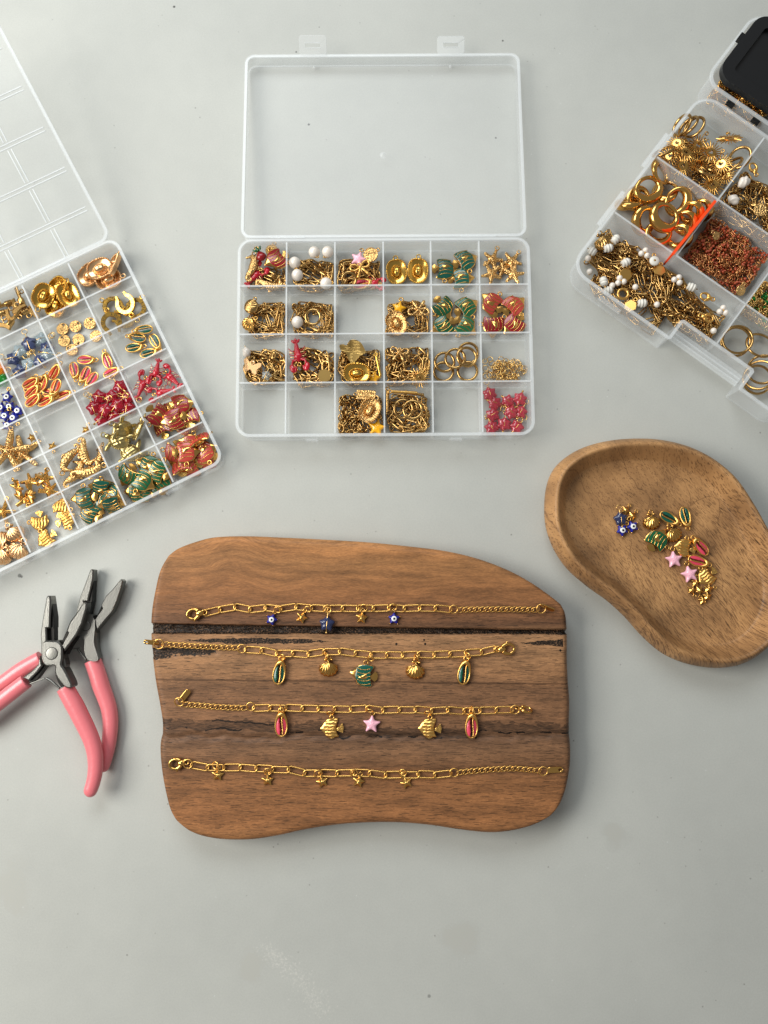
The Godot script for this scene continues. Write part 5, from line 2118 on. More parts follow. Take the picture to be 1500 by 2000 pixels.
func fill_left() -> void:
	var h := 0.0016
	bed("left box top right cell", h, [["hat rose", "rose gold hat charm", 197, 527, 70, 5.0, 6, 0], ["hat rose", "rose gold hat charm", 170, 534, 40, 0.5], ["hat rose", "rose gold hat charm", 214, 548, 75, 1.5], ["hat rose", "rose gold hat charm", 230, 519, 20, 3.0, 0, 50]])
	bed("left box top row second cell", h, [["hat yellow", "antique gold hat charm", 83, 581, 200, 4.0, 0, 14], ["hat yellow", "antique gold hat charm", 134, 578, -25, 4.0, 4, -14], ["hat yellow", "antique gold hat charm", 110, 549, 70, 2.5, 30, 0], ["hat yellow", "antique gold hat charm", 112, 598, 10, 0.2]])
	bed("left box top row third cell", h, [["revolver", "small gold revolver charm", 38, 588, 65, 4.0], ["revolver", "small gold revolver charm", 16, 600, -20, 1.5], ["revolver", "small gold revolver charm", 22, 626, 120, 3.6], ["revolver", "small gold revolver charm", 50, 616, -30, 1.0], ["revolver", "small gold revolver charm", 2, 618, -10, 4.0]])
	bed("left box row two right cell", h, [["horseshoe", "gold GOOD LUCK horseshoe charm", 222, 600, -60, 1.0, 0, 4], ["horseshoe", "gold GOOD LUCK horseshoe charm", 216, 632, -20, 2.2, 3, 0], ["horseshoe", "gold GOOD LUCK horseshoe charm", 246, 594, 150, 3.0, 0, -12], ["horseshoe", "gold GOOD LUCK horseshoe charm", 266, 603, 30, 1.0, 4, 0], ["horseshoe", "gold GOOD LUCK horseshoe charm", 244, 622, 100, 0.2]])
	bed("left box row two second cell", h, [["coin", "hammered gold coin charm", 123, 643, 10, 0.1], ["coin", "hammered gold coin charm", 148, 638, 40, 0.1], ["coin", "hammered gold coin charm", 176, 632, 15, 0.1], ["coin", "hammered gold coin charm", 126, 666, -30, 0.1], ["coin", "hammered gold coin charm", 154, 664, 180, 0.1], ["coin", "hammered gold coin charm", 188, 657, 90, 0.1], ["coin", "hammered gold coin charm", 141, 684, -60, 0.1]])
	bed("left box row two third cell", h, [["glass_star navy", "navy glass star bead", 58, 672, -20, 2.5], ["glass_star navy", "navy glass star bead", 22, 704, 80, 0.6], ["glass_star navy", "navy glass star bead", 80, 706, -40, 0.6], ["glass_star navy", "navy glass star bead", 36, 729, 60, 0.6], ["glass_star navy", "navy glass star bead", 93, 680, 20, 0.5], ["glass_star ice", "clear glass star bead", 40, 687, 30, 1.2], ["glass_star ice", "clear glass star bead", 82, 664, 70, 0.6], ["glass_star ice", "clear glass star bead", 95, 692, 100, 1.4], ["glass_star ice", "clear glass star bead", 57, 713, 10, 0.6]])
	bed("left box edge cell", h, [["glass_star amber", "orange glass star bead", 0, 722, 10, 0.8], ["glass_star emerald", "green glass star bead", 2, 742, 40, 0.5]])
	bed("left box row three right cell", h, [["cowry teal", "green shell charm", 283, 645, -98, 2.5, 0, 0, 0.88], ["cowry teal", "green shell charm", 270, 661, -80, 0.2, 0, 0, 0.88], ["cowry teal", "green shell charm", 263, 680, 82, 0.6, 0, 0, 0.88], ["cowry teal", "green shell charm", 304, 668, 150, 0.4, 0, 0, 0.88], ["cowry teal", "green shell charm", 291, 691, 76, 0.4, 0, 0, 0.88]])
	bed("left box row three second cell", h, [["cowry pink", "pink shell charm", 169, 704, 90, 1.0, 0, 0, 0.88], ["cowry pink", "pink shell charm", 211, 706, -20, 0.8, 0, 0, 0.88], ["cowry pink", "pink shell charm", 144, 725, 168, 0.6, 0, 0, 0.88], ["cowry pink", "pink shell charm", 168, 732, 205, 0.5, 0, 0, 0.88], ["cowry pink", "pink shell charm", 181, 742, 215, 2.4, 0, 0, 0.88], ["cowry pink", "pink shell charm", 219, 729, 65, 0.4, 0, 0, 0.88]])
	bed("left box row three third cell", h, [["cowry orange", "orange shell charm", 60, 752, 30, 0.5, 0, 0, 0.9], ["cowry orange", "orange shell charm", 64, 767, 45, 3.0, 0, 0, 0.9], ["cowry orange", "orange shell charm", 66, 783, 50, 4.6, 0, 0, 0.9], ["cowry orange", "orange shell charm", 86, 750, 20, 2.0, 0, 10, 0.9], ["cowry orange", "orange shell charm", 110, 757, 200, 4.0, 0, 0, 0.9], ["cowry orange", "orange shell charm", 90, 784, 66, 3.0, 0, 0, 0.9], ["cowry orange", "orange shell charm", 125, 774, 70, 1.0, 0, 0, 0.9], ["cowry orange", "orange shell charm", 108, 728, 30, 2.0, 0, 0, 0.9], ["cowry orange", "orange shell charm", 58, 742, 60, 3.0, 0, 0, 0.9], ["cowry orange", "orange shell charm", 101, 771, 110, 0.4, 0, 0, 0.9]])
	bed("left box row three edge cell", h, [["eye_star", "blue eye star charm", 15, 776, 10, 2.0], ["eye_star", "blue eye star charm", 3, 797, 80, 0.6], ["eye_star", "blue eye star charm", 11, 813, 30, 2.0], ["eye_star", "blue eye star charm", 27, 817, 140, 1.0], ["eye_star", "blue eye star charm", 36, 803, 200, 0.6], ["eye_star", "blue eye star charm", 20, 795, 250, 0.2], ["eye_star", "blue eye star charm", 16, 831, 10, 0.2]])
	bed("left box row four right cell", h, [["lobster", "red lobster charm", 279, 755, 20, 1.0, 0, 0, 0.95], ["lobster", "red lobster charm", 306, 726, 190, 3.0, 0, 8, 0.85], ["lobster", "red lobster charm", 335, 739, -48, 1.0, 0, 0, 0.9], ["lobster", "red lobster charm", 318, 767, -105, 0.5, 0, 0, 0.9]])
	bed("left box row four second cell", h, [["glass_star ruby", "red glass star bead", 234, 753, -40, 0.6, 0, 0, 0.98], ["glass_star ruby", "red glass star bead", 194, 775, -80, 0.6, 0, 0, 0.98], ["glass_star ruby", "red glass star bead", 219, 776, 70, 0.6, 0, 0, 0.98], ["glass_star ruby", "red glass star bead", 184, 797, -20, 0.6, 0, 0, 0.98], ["glass_star ruby", "red glass star bead", 206, 801, 20, 3.0, 0, 0, 0.98], ["glass_star ruby", "red glass star bead", 231, 792, 40, 2.4, 0, 0, 0.98], ["glass_star ruby", "red glass star bead", 250, 778, 100, 1.0, 0, 0, 0.98], ["glass_star ruby", "red glass star bead", 200, 820, 55, 0.6, 0, 0, 0.98], ["glass_star ruby", "red glass star bead", 250, 796, 10, 0.6, 0, 0, 0.98], ["glass_star ruby", "red glass star bead", 224, 812, 80, 0.6, 0, 0, 0.98]])
	bed("left box row four third cell", h, [["tiny_star", "tiny gold star charm", 169, 840, 20, 0.1], ["tiny_star", "tiny gold star charm", 103, 872, 160, 0.1]])
	bed("left box row four edge cell", h, [["starfish hammered 15 0.3 0.0", "large gold starfish charm", 17, 882, 5, 3.0], ["starfish hammered 13 0.3 0.0", "partly hidden gold starfish charm", 44, 886, 55, 0.1], ["tiny_star", "tiny gold star charm", 63, 855, 40, 1.0]])
	bed("left box row five right cell", h, [["angelfish red", "deep red striped fish charm", 307, 807, 215, 4.0, 0, 12], ["angelfish red", "deep red striped fish charm", 353, 789, 160, 4.0, 10, 0], ["angelfish red", "deep red striped fish charm", 340, 820, -25, 6.0], ["angelfish red", "deep red striped fish charm", 376, 811, 70, 3.0, 0, 15], ["angelfish red", "deep red striped fish charm", 310, 836, 70, 1.0, 25, 0], ["angelfish red", "deep red striped fish charm", 364, 836, 15, 1.0, 0, 0], ["angelfish red", "deep red striped fish charm", 328, 790, 100, 0.3]])
	bed("left box row five second cell", h, [["turtle", "antique gold turtle charm", 233, 861, -70, 4.0, 8, 0, 0.92], ["turtle", "gold turtle tilted on edge", 274, 841, 20, 7.0, 0, 62, 0.9], ["turtle", "gold turtle leaning on divider", 238, 831, -70, 5.0, 55, 0, 0.9], ["turtle", "antique gold turtle charm", 256, 886, 90, 1.0, -10, 0, 0.9]])
	bed("left box row five third cell", h, [["seahorse", "gold seahorse charm", 139, 896, 205, 3.0, 0, 6, 1.1], ["seahorse", "gold seahorse charm", 169, 884, 155, 3.5, 0, 0, 1.1], ["seahorse", "gold seahorse charm", 171, 919, 70, 5.5, 0, 0, 1.15], ["seahorse", "gold seahorse charm", 146, 926, 30, 1.5, 0, 0, 1.1], ["seahorse", "gold seahorse charm", 197, 897, 10, 1.0, 0, 40, 1.0]])
	bed("left box row five fourth cell", h, [["starfish gold 6.8 0.42 1.6", "curled gold starfish charm", 38, 955, 0, 4.0, 30, 40], ["starfish gold 6.8 0.42 1.6", "curled gold starfish charm", 61, 942, 50, 4.0, -35, 30], ["starfish gold 6.8 0.42 1.6", "curled gold starfish charm", 88, 934, 20, 5.0, 25, -35], ["starfish gold 6.8 0.42 1.6", "curled gold starfish charm", 62, 966, 80, 3.0, 45, 0], ["starfish gold 6.8 0.42 1.6", "curled gold starfish charm", 95, 960, 110, 4.0, -20, 45], ["starfish gold 6.8 0.42 1.6", "curled gold starfish charm", 46, 978, 140, 2.0, 20, 20]])
	bed("left box row five edge cell", h, [["starfish gold 8.5 0.26 0.0", "slender gold starfish charm", 7, 1000, 15, 0.3]])
	bed("left box bottom right cell", h, [["angelfish coral", "coral striped fish charm", 364, 882, 168, 6.0], ["angelfish coral", "coral striped fish charm", 331, 885, -80, 2.0, 0, 20], ["angelfish coral", "coral striped fish charm", 367, 856, 10, 2.5, 20, 0], ["angelfish coral", "coral striped fish charm", 398, 852, 60, 5.0, 0, 55], ["angelfish coral", "coral striped fish charm", 402, 880, 150, 4.0, 0, -12], ["angelfish coral", "coral striped fish charm", 372, 916, -25, 1.5, 15, 0], ["angelfish coral", "coral striped fish charm", 405, 902, -20, 1.0, 30, 0], ["angelfish coral", "coral striped fish charm", 346, 916, 70, 1.0, 0, 30]])
	bed("left box bottom row second cell", h, [["angelfish green", "green striped fish charm", 280, 938, 205, 5.0], ["angelfish green", "green striped fish charm", 250, 925, -60, 4.0, 0, 25], ["angelfish green", "green striped fish charm", 312, 918, 25, 4.5, 5, 0], ["angelfish green", "green striped fish charm", 287, 903, 15, 2.5], ["angelfish green", "green striped fish charm", 264, 964, -10, 1.0, 12, 0], ["angelfish green", "green striped fish charm", 312, 944, 60, 0.8], ["angelfish green", "green striped fish charm", 285, 958, 20, 0.6]])
	bed("left box bottom row third cell", h, [["angelfish teal", "dark green striped fish charm", 166, 974, -14, 3.0], ["angelfish teal", "dark green striped fish charm", 222, 962, 200, 4.0, 0, -18], ["angelfish teal", "dark green striped fish charm", 194, 942, 5, 4.0, 40, 0], ["angelfish teal", "dark green striped fish charm", 177, 1001, 30, 1.0, 0, 0], ["angelfish teal", "dark green striped fish charm", 206, 980, 110, 1.0], ["angelfish teal", "dark green striped fish charm", 222, 990, -15, 4.0, 55, 0]])
	bed("left box bottom row fourth cell", h, [["goldfish", "plain gold fish charm", 78, 1020, -95, 0.3], ["goldfish", "plain gold fish charm", 91, 1053, -40, 0.3], ["goldfish", "plain gold fish charm", 121, 991, 100, 0.5], ["goldfish", "plain gold fish charm", 130, 1014, 150, 1.0]])
	bed("left box bottom edge cell", h, [["scallop rose", "rose gold scallop charm", 30, 1042, -40, 2.0, 0, 0, 1.1], ["scallop rose", "rose gold scallop charm", 37, 1074, 30, 3.0, 0, -10, 1.15], ["scallop rose", "rose gold scallop charm", 4, 1056, 150, 1.0, 0, 0, 1.1], ["scallop rose", "rose gold scallop charm", 6, 1086, 10, 1.0, 0, 0, 1.1]])

func right_heap(called: String, label: String, u0: float, v0: float, u1: float, v1: float, mesh_: Mesh, pitch: float, n: int, top: float, seed_: int, strand := 7) -> void:
	var a := local(right_at, u0, v0, 0.006)
	var b := local(right_at, u1, v1, 0.006)
	heap(called, label, right_at, minf(a.x, b.x), minf(a.y, b.y), maxf(a.x, b.x), maxf(a.y, b.y), 1.6, mesh_, pitch, n, top, seed_, strand)

func fill_right() -> void:
	var h := 0.0016
	var cw := local(right_at, 1457, 594, RIGHT).x
	var rh := -local(right_at, 1403, 388, RIGHT).y
	var lx := local(right_at, 1199, 417, RIGHT).x
	var by := local(right_at, 1308, 661, RIGHT).y
	var ny := local(right_at, 1401, 674, RIGHT).y
	var thin := link_mesh(9.2, 2.6, 0.5, "antique", 4, 6)
	heap("chain_heap", "long heap of fine gold chain with white beads, right box front row", right_at, lx + 3, 5, cw - 3, ny - 3, 1.6, thin, 8.0, 400, 9.5, 301, 9, 0.8)
	heap("chain_heap", "gold chain lying along the right box front wall", right_at, lx + 14, ny - 8, local(right_at, 1290, 650, RIGHT).x - 2, by - 4, 1.6, thin, 8.0, 70, 9.0, 302, 6, 0.8)
	heap("chain_heap", "heap of mixed gold chain with baroque pearls, right box back row", right_at, 3, -rh - 38, cw - 3, -rh - 3, 1.6, link_mesh(8.0, 3.4, 0.5, "antique", 4, 6), 6.4, 200, 10.0, 303)
	# bead chains: fine wire with small beads strung on it
	heap("bead_chain_heap", "wire links in the heap of red bead chain, right box middle row", right_at, 5, -rh + 3, cw - 4, -11, 1.6, link_mesh(3.6, 2.0, 0.3, "copper", 3, 5), 2.9, 850, 8.5, 304)
	var bd := Shape.new()
	bd.ball(Vector3.ZERO, Vector3(1.05, 0.95, 0.95), 9)
	heap("bead_heap", "small red beads strung through the tangled bead chain", right_at, 5, -rh + 3, cw - 4, -11, 5.0, bd.mesh(M.bead_red), 2.6, 420, 11.0, 305, 2)
	heap("bead_chain_heap", "wire links in the green bead chain at the right frame edge", right_at, cw + 3, -rh + 20, cw + 40, -3, 1.6, link_mesh(3.6, 2.0, 0.3, "wire", 3, 5), 2.6, 700, 7.0, 306)
	var gd := Shape.new()
	gd.ball(Vector3.ZERO, Vector3(1.2, 1.1, 1.1), 9)
	heap("bead_heap", "small green beads at the right frame edge", right_at, cw + 3, -rh + 20, cw + 40, -3, 4.0, gd.mesh(M.bead_green), 2.6, 220, 9.0, 307)
	heap("chain_heap", "gold chain beneath the sunburst charms, right box back row", right_at, lx + 5, -rh - 34, -4, -rh - 4, 1.6, link_mesh(7.0, 4.0, 0.5, "antique", 4, 6), 5.6, 80, 6.0, 308)

	bed("right box back cell", h, [["sunburst", "gold sunburst heart charm", 1388, 299, -25, 11.0, 0, 0, 1.0], ["sunburst", "gold sunburst heart charm", 1339, 299, 5, 9.0, -10, 0, 1.0], ["sunburst", "gold sunburst heart charm", 1333, 325, -30, 9.5, 8, 0, 1.0], ["sunburst", "gold sunburst heart charm", 1424, 273, 15, 10.0, -35, 20, 1.0], ["sunburst", "gold sunburst heart charm", 1391, 362, 60, 7.0, 10, 0, 1.0], ["sunburst", "gold sunburst heart charm", 1322, 281, 40, 6.0, 10, 20, 0.9], ["sunburst", "gold sunburst heart charm", 1362, 286, 35, 5.0, 15, -10, 1.0], ["sunburst", "gold sunburst heart charm", 1362, 322, 80, 6.0, 0, 12, 1.0], ["sunburst", "gold sunburst heart charm", 1309, 306, 15, 5.0, 0, 18, 1.0], ["sunburst", "gold sunburst heart charm", 1416, 344, 50, 4.5, 10, 20, 0.95], ["sunburst", "gold sunburst heart charm", 1408, 322, 10, 8.0, 0, 25, 1.0],
		["hoop 7.0 1.0 antique", "slim gold hoop", 1334, 246, 30, 8.0, 30, 55], ["hoop 7.0 1.0 antique", "slim gold hoop", 1346, 248, 40, 9.0, 20, 58], ["hoop 7.0 1.0 antique", "slim gold hoop", 1357, 250, 45, 8.5, 30, 40], ["hoop 7.0 1.0 antique", "slim gold hoop", 1297, 299, 60, 6.0, 0, 55], ["hoop 7.0 1.0 antique", "slim gold hoop", 1377, 337, 150, 10.0, 30, 30], ["hoop 7.0 1.0 antique", "slim gold hoop", 1446, 309, 40, 8.0, 30, 30], ["hoop 7.0 1.0 antique", "slim gold hoop", 1430, 325, 50, 7.0, 10, 60]])
	bed("right box middle cell", h, [["chunky", "chunky gold hoop earring", 1284, 340, 188, 7.5, 0, 38, 1.0], ["chunky", "chunky gold hoop earring", 1262, 371, -22, 6.0, 14, 0, 1.05], ["chunky", "chunky gold hoop earring", 1230, 405, 78, 3.5, 0, 52, 1.0], ["chunky", "chunky gold hoop earring", 1256, 430, 66, 4.5, 0, -34, 1.0], ["chunky", "chunky gold hoop earring", 1295, 425, 35, 7.5, 6, -12, 1.1], ["chunky", "chunky gold hoop earring", 1320, 394, -72, 5.5, 0, 24, 1.0], ["chunky", "chunky gold hoop earring", 1351, 411, -58, 5.5, 0, 68, 0.9], ["chunky", "chunky gold hoop earring", 1370, 406, -56, 4.0, 0, 70, 0.9], ["chunky", "chunky gold hoop earring", 1328, 458, -52, 4.5, 0, 62, 0.95], ["chunky", "chunky gold hoop earring", 1285, 454, 18, 2.0, 32, 0, 0.95], ["chunky", "chunky gold hoop earring", 1302, 378, 60, 2.5, 18, 24, 0.95], ["chunky", "chunky gold hoop earring", 1245, 392, 110, 1.0, 10, 0, 0.95], ["chunky", "chunky gold hoop earring", 1336, 432, -60, 2.0, 0, 55, 0.9]])
	bed("right box chain cell", h, [["baroque", "white baroque pearl", 1448, 361, -40, 12.5, 0, 0, 1.0], ["baroque", "white baroque pearl", 1429, 394, 30, 7.0, 0, 0, 0.9], ["disc 4.2 hammered 28", "round gold disc", 1484, 410, 0, 11.0, 12, 8], ["clasp 1.0 satin", "gold lobster clasp", 1470, 330, 70, 12.0]])
	bed("red bead chain heap", h, [["disc 2.8 hammered 28", "small oval gold tag", 1398, 461, -60, 10.0, 24, 10], ["disc 3.6 hammered 28", "small oval gold tag", 1446, 567, 20, 9.0, 10, -22]])
	var t := 10.0
	bed("right box front row", h, [
		["shell_bead", "white ribbed shell bead", 1200, 471, -50, t, 0, 0, 0.88], ["shell_bead", "white ribbed shell bead", 1186, 488, -15, t, 0, 0, 0.88], ["shell_bead", "white ribbed shell bead", 1155, 494, 35, t - 3, 0, 0, 0.88], ["shell_bead", "white ribbed shell bead", 1220, 516, -25, t, 0, 0, 0.88], ["shell_bead", "white ribbed shell bead", 1177, 553, 80, t, 0, 0, 0.88], ["shell_bead", "white ribbed shell bead", 1186, 570, -8, t - 2, 0, 0, 0.88], ["shell_bead", "white ribbed shell bead", 1252, 595, 0, t, 0, 0, 0.88], ["shell_bead", "white ribbed shell bead", 1348, 564, 22, t, 0, 0, 0.88],
		["pearl_cluster", "cluster of three pearls", 1257, 497, 20, t], ["pearl_cluster", "cluster of three pearls", 1210, 551, -15, t], ["pearl_cluster", "cluster of three pearls", 1321, 549, 30, t], ["pearl_cluster", "cluster of three pearls", 1409, 609, 10, t],
		["small_pearl", "small white pearl", 1147, 507, 0, t - 3], ["small_pearl", "small white pearl", 1150, 533, 40, t - 3], ["small_pearl", "small white pearl", 1281, 597, 90, t], ["small_pearl", "small white pearl", 1391, 648, 20, t - 1], ["small_pearl", "small white pearl", 1194, 560, 60, t], ["small_pearl", "small white pearl", 1239, 563, 60, t],
		["scallop antique", "gold scallop charm", 1177, 474, -20, t, 0, 0, 1.05], ["disc 4.6 satin 6", "hexagonal gold disc", 1221, 537, 15, t, 10, -8], ["disc 4.4 satin 6", "hexagonal gold disc", 1287, 529, 20, t, -14, 6], ["disc 4.4 satin 6", "hexagonal gold disc", 1231, 598, 40, t, 8, 14], ["hoop 3.4 0.9 satin", "small gold ring", 1216, 575, 30, t + 0.5], ["clasp 1.0 satin", "gold lobster clasp", 1377, 581, 20, t], ["clasp 1.0 satin", "gold lobster clasp", 1381, 622, 200, t]])
	var o := put("disc 3.3 satin 28", "flat round gold bead", 1277, 511, h, 0, t + 1)
	o.get_child(0).mesh = disc_bead()
	bed("right box hoop cell", h, [["hoop 9.4 0.8 antique", "large thin gold hoop", 1436, 668, 20, 4.0, 12, 0], ["hoop 9.4 0.8 antique", "large thin gold hoop", 1440, 664, 60, 6.0, 8, 6], ["hoop 9.4 0.8 antique", "large thin gold hoop", 1484, 676, 100, 5.0, 0, 20], ["hoop 9.4 0.8 antique", "large thin gold hoop", 1478, 742, 10, 2.0, 6, 0], ["hoop 9.4 0.8 antique", "large thin gold hoop", 1490, 722, 50, 4.0, 18, 10], ["hoop 9.4 0.8 antique", "large thin gold hoop", 1484, 733, 50, 3.0, 30, 20]])
	# the orange strip wedged upright beside the hoops
	var a := spot(1404, 396, RIGHT)
	var b := spot(1320, 501, RIGHT)
	var s := Shape.new()
	s.box(Vector3(0, 8.0, 0), Vector3((b - a).length() / MM, 15.4, 1.3))
	s.box(Vector3(0, 16.1, 0), Vector3((b - a).length() / MM - 0.6, 0.9, 1.9))
	var strip := part(numbered("orange_strip"), s.mesh(M.orange_strip), self)
	var c := (a + b) / 2
	strip.position = Vector3(c.x, 0.0016 + 0.004, c.z) + Vector3(-0.0022, 0, -0.0014)
	strip.rotation.y = -atan2(b.z - a.z, b.x - a.x)
	tag(strip, "bright orange plastic strip standing beside the chunky hoops", "strip")

func disc_bead() -> Mesh:
	var s := Shape.new()
	s.lathe(Vector3.ZERO, [Vector2(0.7, -0.2), Vector2(3.0, 0.2), Vector2(3.4, 1.0), Vector2(3.0, 1.9), Vector2(1.0, 2.3), Vector2(0.7, 2.0)], 20)
	var am := s.mesh(M.shell_white)
	var p := Shape.new()
	p.ball(Vector3(0, 2.2, 0), Vector3(0.7, 0.5, 0.7), 8)
	p.add_to(am, M.antique)
	return am

func fill_dish() -> void:
	var h := 0.0066
	bed("wooden dish", h, [
		["glass_star navy 5.2", "navy glass star bead", 1211, 1013.6, -8, 0.2, 0, 0, 0.9],
		["tiny_star", "tiny gold star beside navy star bead", 1221.6, 997, 38, 0.2], ["tiny_star", "tiny gold star under second loop", 1234.4, 1008, 40, 0.2],
		["eye_star", "blue eye star charm", 1214.6, 1036, 35, 0.3], ["eye_star", "blue eye star charm", 1235, 1028.6, -25, 0.3],
		["scallop", "ribbed gold scallop charm", 1271.5, 1019, -5, 0.3, 0, 0, 0.98], ["scallop", "ribbed gold scallop charm", 1314, 1043, -25, 0.3, 0, 0, 0.98],
		["cowry teal", "green shell charm", 1304.5, 1012, 122, 0.3, 0, 0, 0.98], ["cowry teal", "green shell charm", 1336.8, 1009, 170, 0.3, 0, 0, 0.98],
		["angelfish green", "green striped fish charm", 1282.4, 1054, 122, 0.6, 0, 0, 0.95],
		["goldfish", "plain gold fish charm", 1336, 1070, 12, 0.3], ["goldfish", "plain gold fish charm", 1380, 1126, -40, 0.3],
		["cowry pink", "pink shell charm", 1367.5, 1069, -38, 0.4, 0, 0, 0.98], ["cowry pink", "pink shell charm", 1360.8, 1096, 108, 0.3, 0, 0, 0.98],
		["soft_star pale_pink 5.7", "pale pink star charm", 1315.5, 1093, -6, 0.3], ["soft_star pale_pink 5.7", "pale pink star charm", 1346, 1121.5, -14, 0.3]])
	bed("cluster at lower end of wooden dish", h, [["tiny_star", "tiny gold star charm", 1358.4, 1138, 10, 0.3], ["tiny_star", "tiny gold star charm", 1351, 1152, 160, 0.4], ["tiny_star", "tiny gold star charm", 1366, 1153.6, 180, 0.3], ["tiny_star", "tiny gold star charm", 1383, 1149.6, 80, 0.4], ["tiny_star", "tiny gold star charm", 1380.5, 1164.6, 215, 0.3], ["tiny_star", "tiny gold star charm", 1371.5, 1172, 60, 0.2]])

func lay_bracelets() -> void:
	var t := BOARD_TOP
	bracelet("top charm bracelet with blue eye stars and a navy glass star", spot(740, 1190, t), t,
		[400, 1197, 424, 1193, 446, 1186, 470, 1186, 487, 1190, 518, 1188, 549, 1189, 577, 1185, 608, 1188, 641, 1188, 669, 1189, 697, 1188, 727, 1188, 758, 1188, 788, 1188, 821, 1188, 851, 1188, 880, 1190], 16,
		[895, 1191, 945, 1190, 1000, 1190, 1050, 1191], 15, [[886, 1190, 2.5, 8, 0], [1057, 1189, 2.8, 12, 0], [542, 1191, 2.1, 30, 20], [601, 1190, 2.1, 34, 10], [639, 1189, 2.4, 14, 0], [711, 1187, 2.2, 25, 30], [768, 1186, 2.2, 20, -10]],
		[380, 1199, -8, 1.3, 0], [1069, 1186, 22, 62, 2.4],
		[["eye_star", "blue eye star tilted under the chain", 531, 1210, 22, 0.92], ["tiny_star", "tiny gold star left of the navy bead", 589.5, 1206, 25, 1.2], ["glass_star navy 4.8", "translucent navy glass star bead", 639, 1218, 4, 1.05], ["tiny_star", "tiny gold star right of the navy bead", 706.5, 1206.5, 8, 1.2], ["eye_star", "blue eye star hanging upright", 769.5, 1208, 2, 0.95]])
	bracelet("second charm bracelet with green striped fish between gold scallops", spot(640, 1270, t), t,
		[480, 1269, 512, 1270, 543, 1276, 571, 1277, 605, 1277, 638, 1272, 666, 1273, 696, 1275, 727, 1280, 750, 1279, 783, 1279, 813, 1279, 844, 1278, 875, 1278, 906, 1276, 937, 1273, 970, 1267], 16,
		[320, 1258, 356, 1260, 392, 1262, 430, 1264, 465, 1265], 14, [[310, 1258, 3.0, 10, 0], [472, 1267, 2.6, 8, 0], [552, 1283, 1.9, 45, 40], [638, 1281, 1.8, 65, 80], [724, 1286, 2.0, 40, 30], [813, 1284, 1.8, 60, 70], [914, 1281, 1.9, 45, 60], [973, 1268, 1.7, 10, 0]],
		[990, 1267, 176, 1.3, 0], [296, 1254, 6, 40, 1.8],
		[["cowry teal", "green enamel shell left of the scallops", 546, 1314, 8, 1.1], ["scallop", "gold scallop left of the fish", 641.5, 1304, 0, 1.04], ["angelfish teal", "green striped enamel fish", 711, 1319, 2, 0.95], ["scallop", "gold scallop right of the fish", 811, 1309, 6, 1.04], ["cowry teal", "green enamel shell right of the scallops", 906, 1314, 10, 1.1]])
	bracelet("third charm bracelet with pale pink star between two gold fish", spot(700, 1384, t), t,
		[496, 1383, 528, 1382, 557, 1383, 590, 1382, 619, 1384.6, 653, 1384.6, 683, 1384.6, 715, 1384, 747, 1386, 780, 1386, 812, 1386, 843, 1387, 875, 1387, 907, 1388, 939, 1387, 969, 1387, 1000, 1384], 16,
		[361, 1375, 400, 1378, 440, 1381, 482, 1382], 12, [[489.6, 1380, 2.6, 10, 0], [350, 1371, 2.8, 20, 0], [547, 1384, 1.9, 70, 90], [645, 1393, 2.1, 55, 0], [722.5, 1388, 2.0, 60, 10], [836, 1393, 2.1, 50, 20], [921, 1386, 1.9, 65, 100], [1006, 1386, 2.7, 14, 0]],
		[1026, 1388, 190, 1.05, 55], [360, 1359, -52, 25, 1.6],
		[["cowry pink", "pink enamel shell left of both fish", 550, 1415, -1, 1.1], ["goldfish", "gold fish left of the pink star", 647, 1422, 0, 1.03], ["soft_star pale_pink 5.8", "pale pink enamel star", 726, 1414, 4, 0.96], ["goldfish", "gold fish right of the pink star", 838, 1422, 2, 1.03], ["cowry pink", "pink enamel shell right of both fish", 920.5, 1418, 2, 1.1]])
	bracelet("bottom charm bracelet with five tiny gold stars", spot(700, 1508, t), t,
		[375, 1494, 403, 1498, 434, 1498, 465, 1499, 497, 1499, 529, 1502, 560, 1502, 591, 1508, 625, 1510, 656, 1509, 686, 1508, 718, 1510, 750, 1512, 781, 1513, 815, 1512, 847, 1512, 880, 1510], 16,
		[894, 1508, 920, 1505, 944, 1503, 975, 1501, 1003, 1500, 1030, 1502, 1053, 1504], 15, [[367, 1492, 2.8, 10, 0], [887, 1509, 2.6, 10, 0], [1061, 1506, 2.7, 10, 0], [421, 1495, 2.3, 30, 70], [523, 1507, 2.3, 25, 0], [621, 1511, 2.3, 20, 0], [691, 1509, 2.2, 20, 0], [787, 1509, 2.2, 25, 20]],
		[345, 1491, -10, 1.25, 0], [1084, 1503, 178, -8, 0.9],
		[["tiny_star", "tiny gold star nearest the clasp", 426, 1513, 5, 1.2], ["tiny_star", "second tiny gold star from the clasp", 523, 1523, 0, 1.2], ["tiny_star", "middle tiny gold star", 629.5, 1526, -15, 1.2], ["tiny_star", "fourth tiny gold star from the clasp", 700.5, 1526, 15, 1.2], ["tiny_star", "tiny gold star nearest the fine chain", 793.5, 1528, -20, 1.2]])

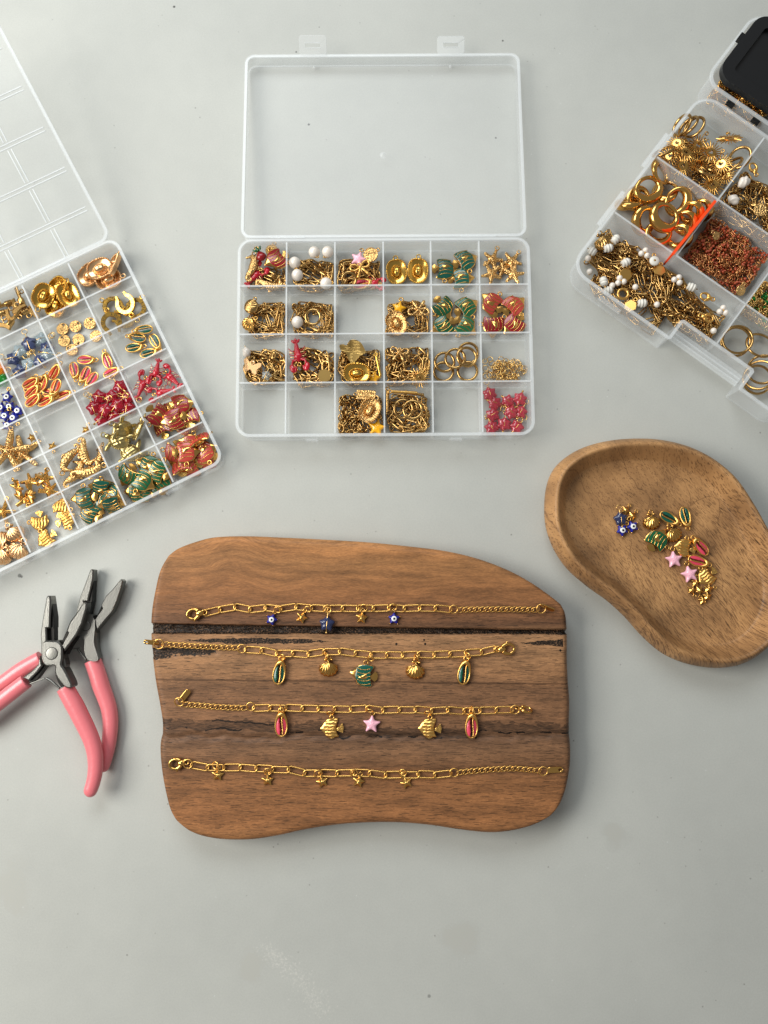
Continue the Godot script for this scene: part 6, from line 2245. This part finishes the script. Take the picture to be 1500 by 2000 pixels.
# ---------------------------------------------------------------- the scene
func _ready() -> void:
	var cam := Camera3D.new()
	cam.name = "camera"
	add_child(cam)
	cam.position = Vector3(0, EYE, 0)
	cam.rotation_degrees.x = -90.0 + LEAN
	cam.fov = rad_to_deg(2.0 * atan(1000.0 / FOCAL))
	cam.near = 0.02
	cam.far = 20.0
	cam.current = true

	var we := WorldEnvironment.new()
	we.name = "environment"
	var env := Environment.new()
	env.background_mode = Environment.BG_COLOR
	env.background_color = Color(0.235, 0.236, 0.234).linear_to_srgb()
	env.tonemap_mode = Environment.TONE_MAPPER_LINEAR
	env.tonemap_exposure = 1.06
	env.sdfgi_enabled = true
	env.ssao_enabled = true
	env.ssil_enabled = true
	we.environment = env
	add_child(we)

	# daylight from a wide window on the left, and a weaker one beyond the far edge
	area("window_light", Vector3(-0.95, 0.8, -0.12), Vector3(0, 0, 0), Vector2(0.7, 0.6), 1.6, Color(1.0, 0.99, 0.965))
	area("far_window_light", Vector3(-0.25, 0.85, -0.95), Vector3(0, 0, 0), Vector2(0.8, 0.5), 0.85, Color(0.95, 0.98, 1.0))

	make_materials()
	var s := Shape.new()
	s.has_uv = true
	s.box(Vector3(0, -15, 0), Vector3(1600, 30, 1600))
	var a := spot(-150, 1000, 0)
	var b := spot(1650, 1000, 0)
	var c := spot(750, -200, 0)
	var d := spot(750, 2200, 0)
	for i in s.v.size():
		s.uv[i] = Vector2((s.v[i].x * MM - a.x) / (b.x - a.x), (s.v[i].z * MM - c.z) / (d.z - c.z))
	var tm := plain(Color.WHITE, 0.55)
	tm.albedo_texture = table_texture()
	tm.metallic_specular = 0.35
	var table := part("table_top", s.mesh(tm), self)
	tag(table, "pale grey table top", "", "", "structure")

	build_board()
	build_dish()
	build_middle_box()
	build_left_box()
	build_right_box()
	build_black_lidded_box()
	build_pliers()
	lay_bracelets()
	fill_middle()
	fill_left()
	fill_right()
	fill_dish()
	name_entries()
	for k in protos:
		protos[k].free()

func area(called: String, at: Vector3, to: Vector3, size: Vector2, energy: float, tint: Color) -> void:
	var l := AreaLight3D.new()
	l.name = called
	add_child(l)
	l.look_at_from_position(at, to, Vector3.UP)
	l.area_size = size
	l.light_energy = energy
	l.light_color = tint
	l.shadow_enabled = true
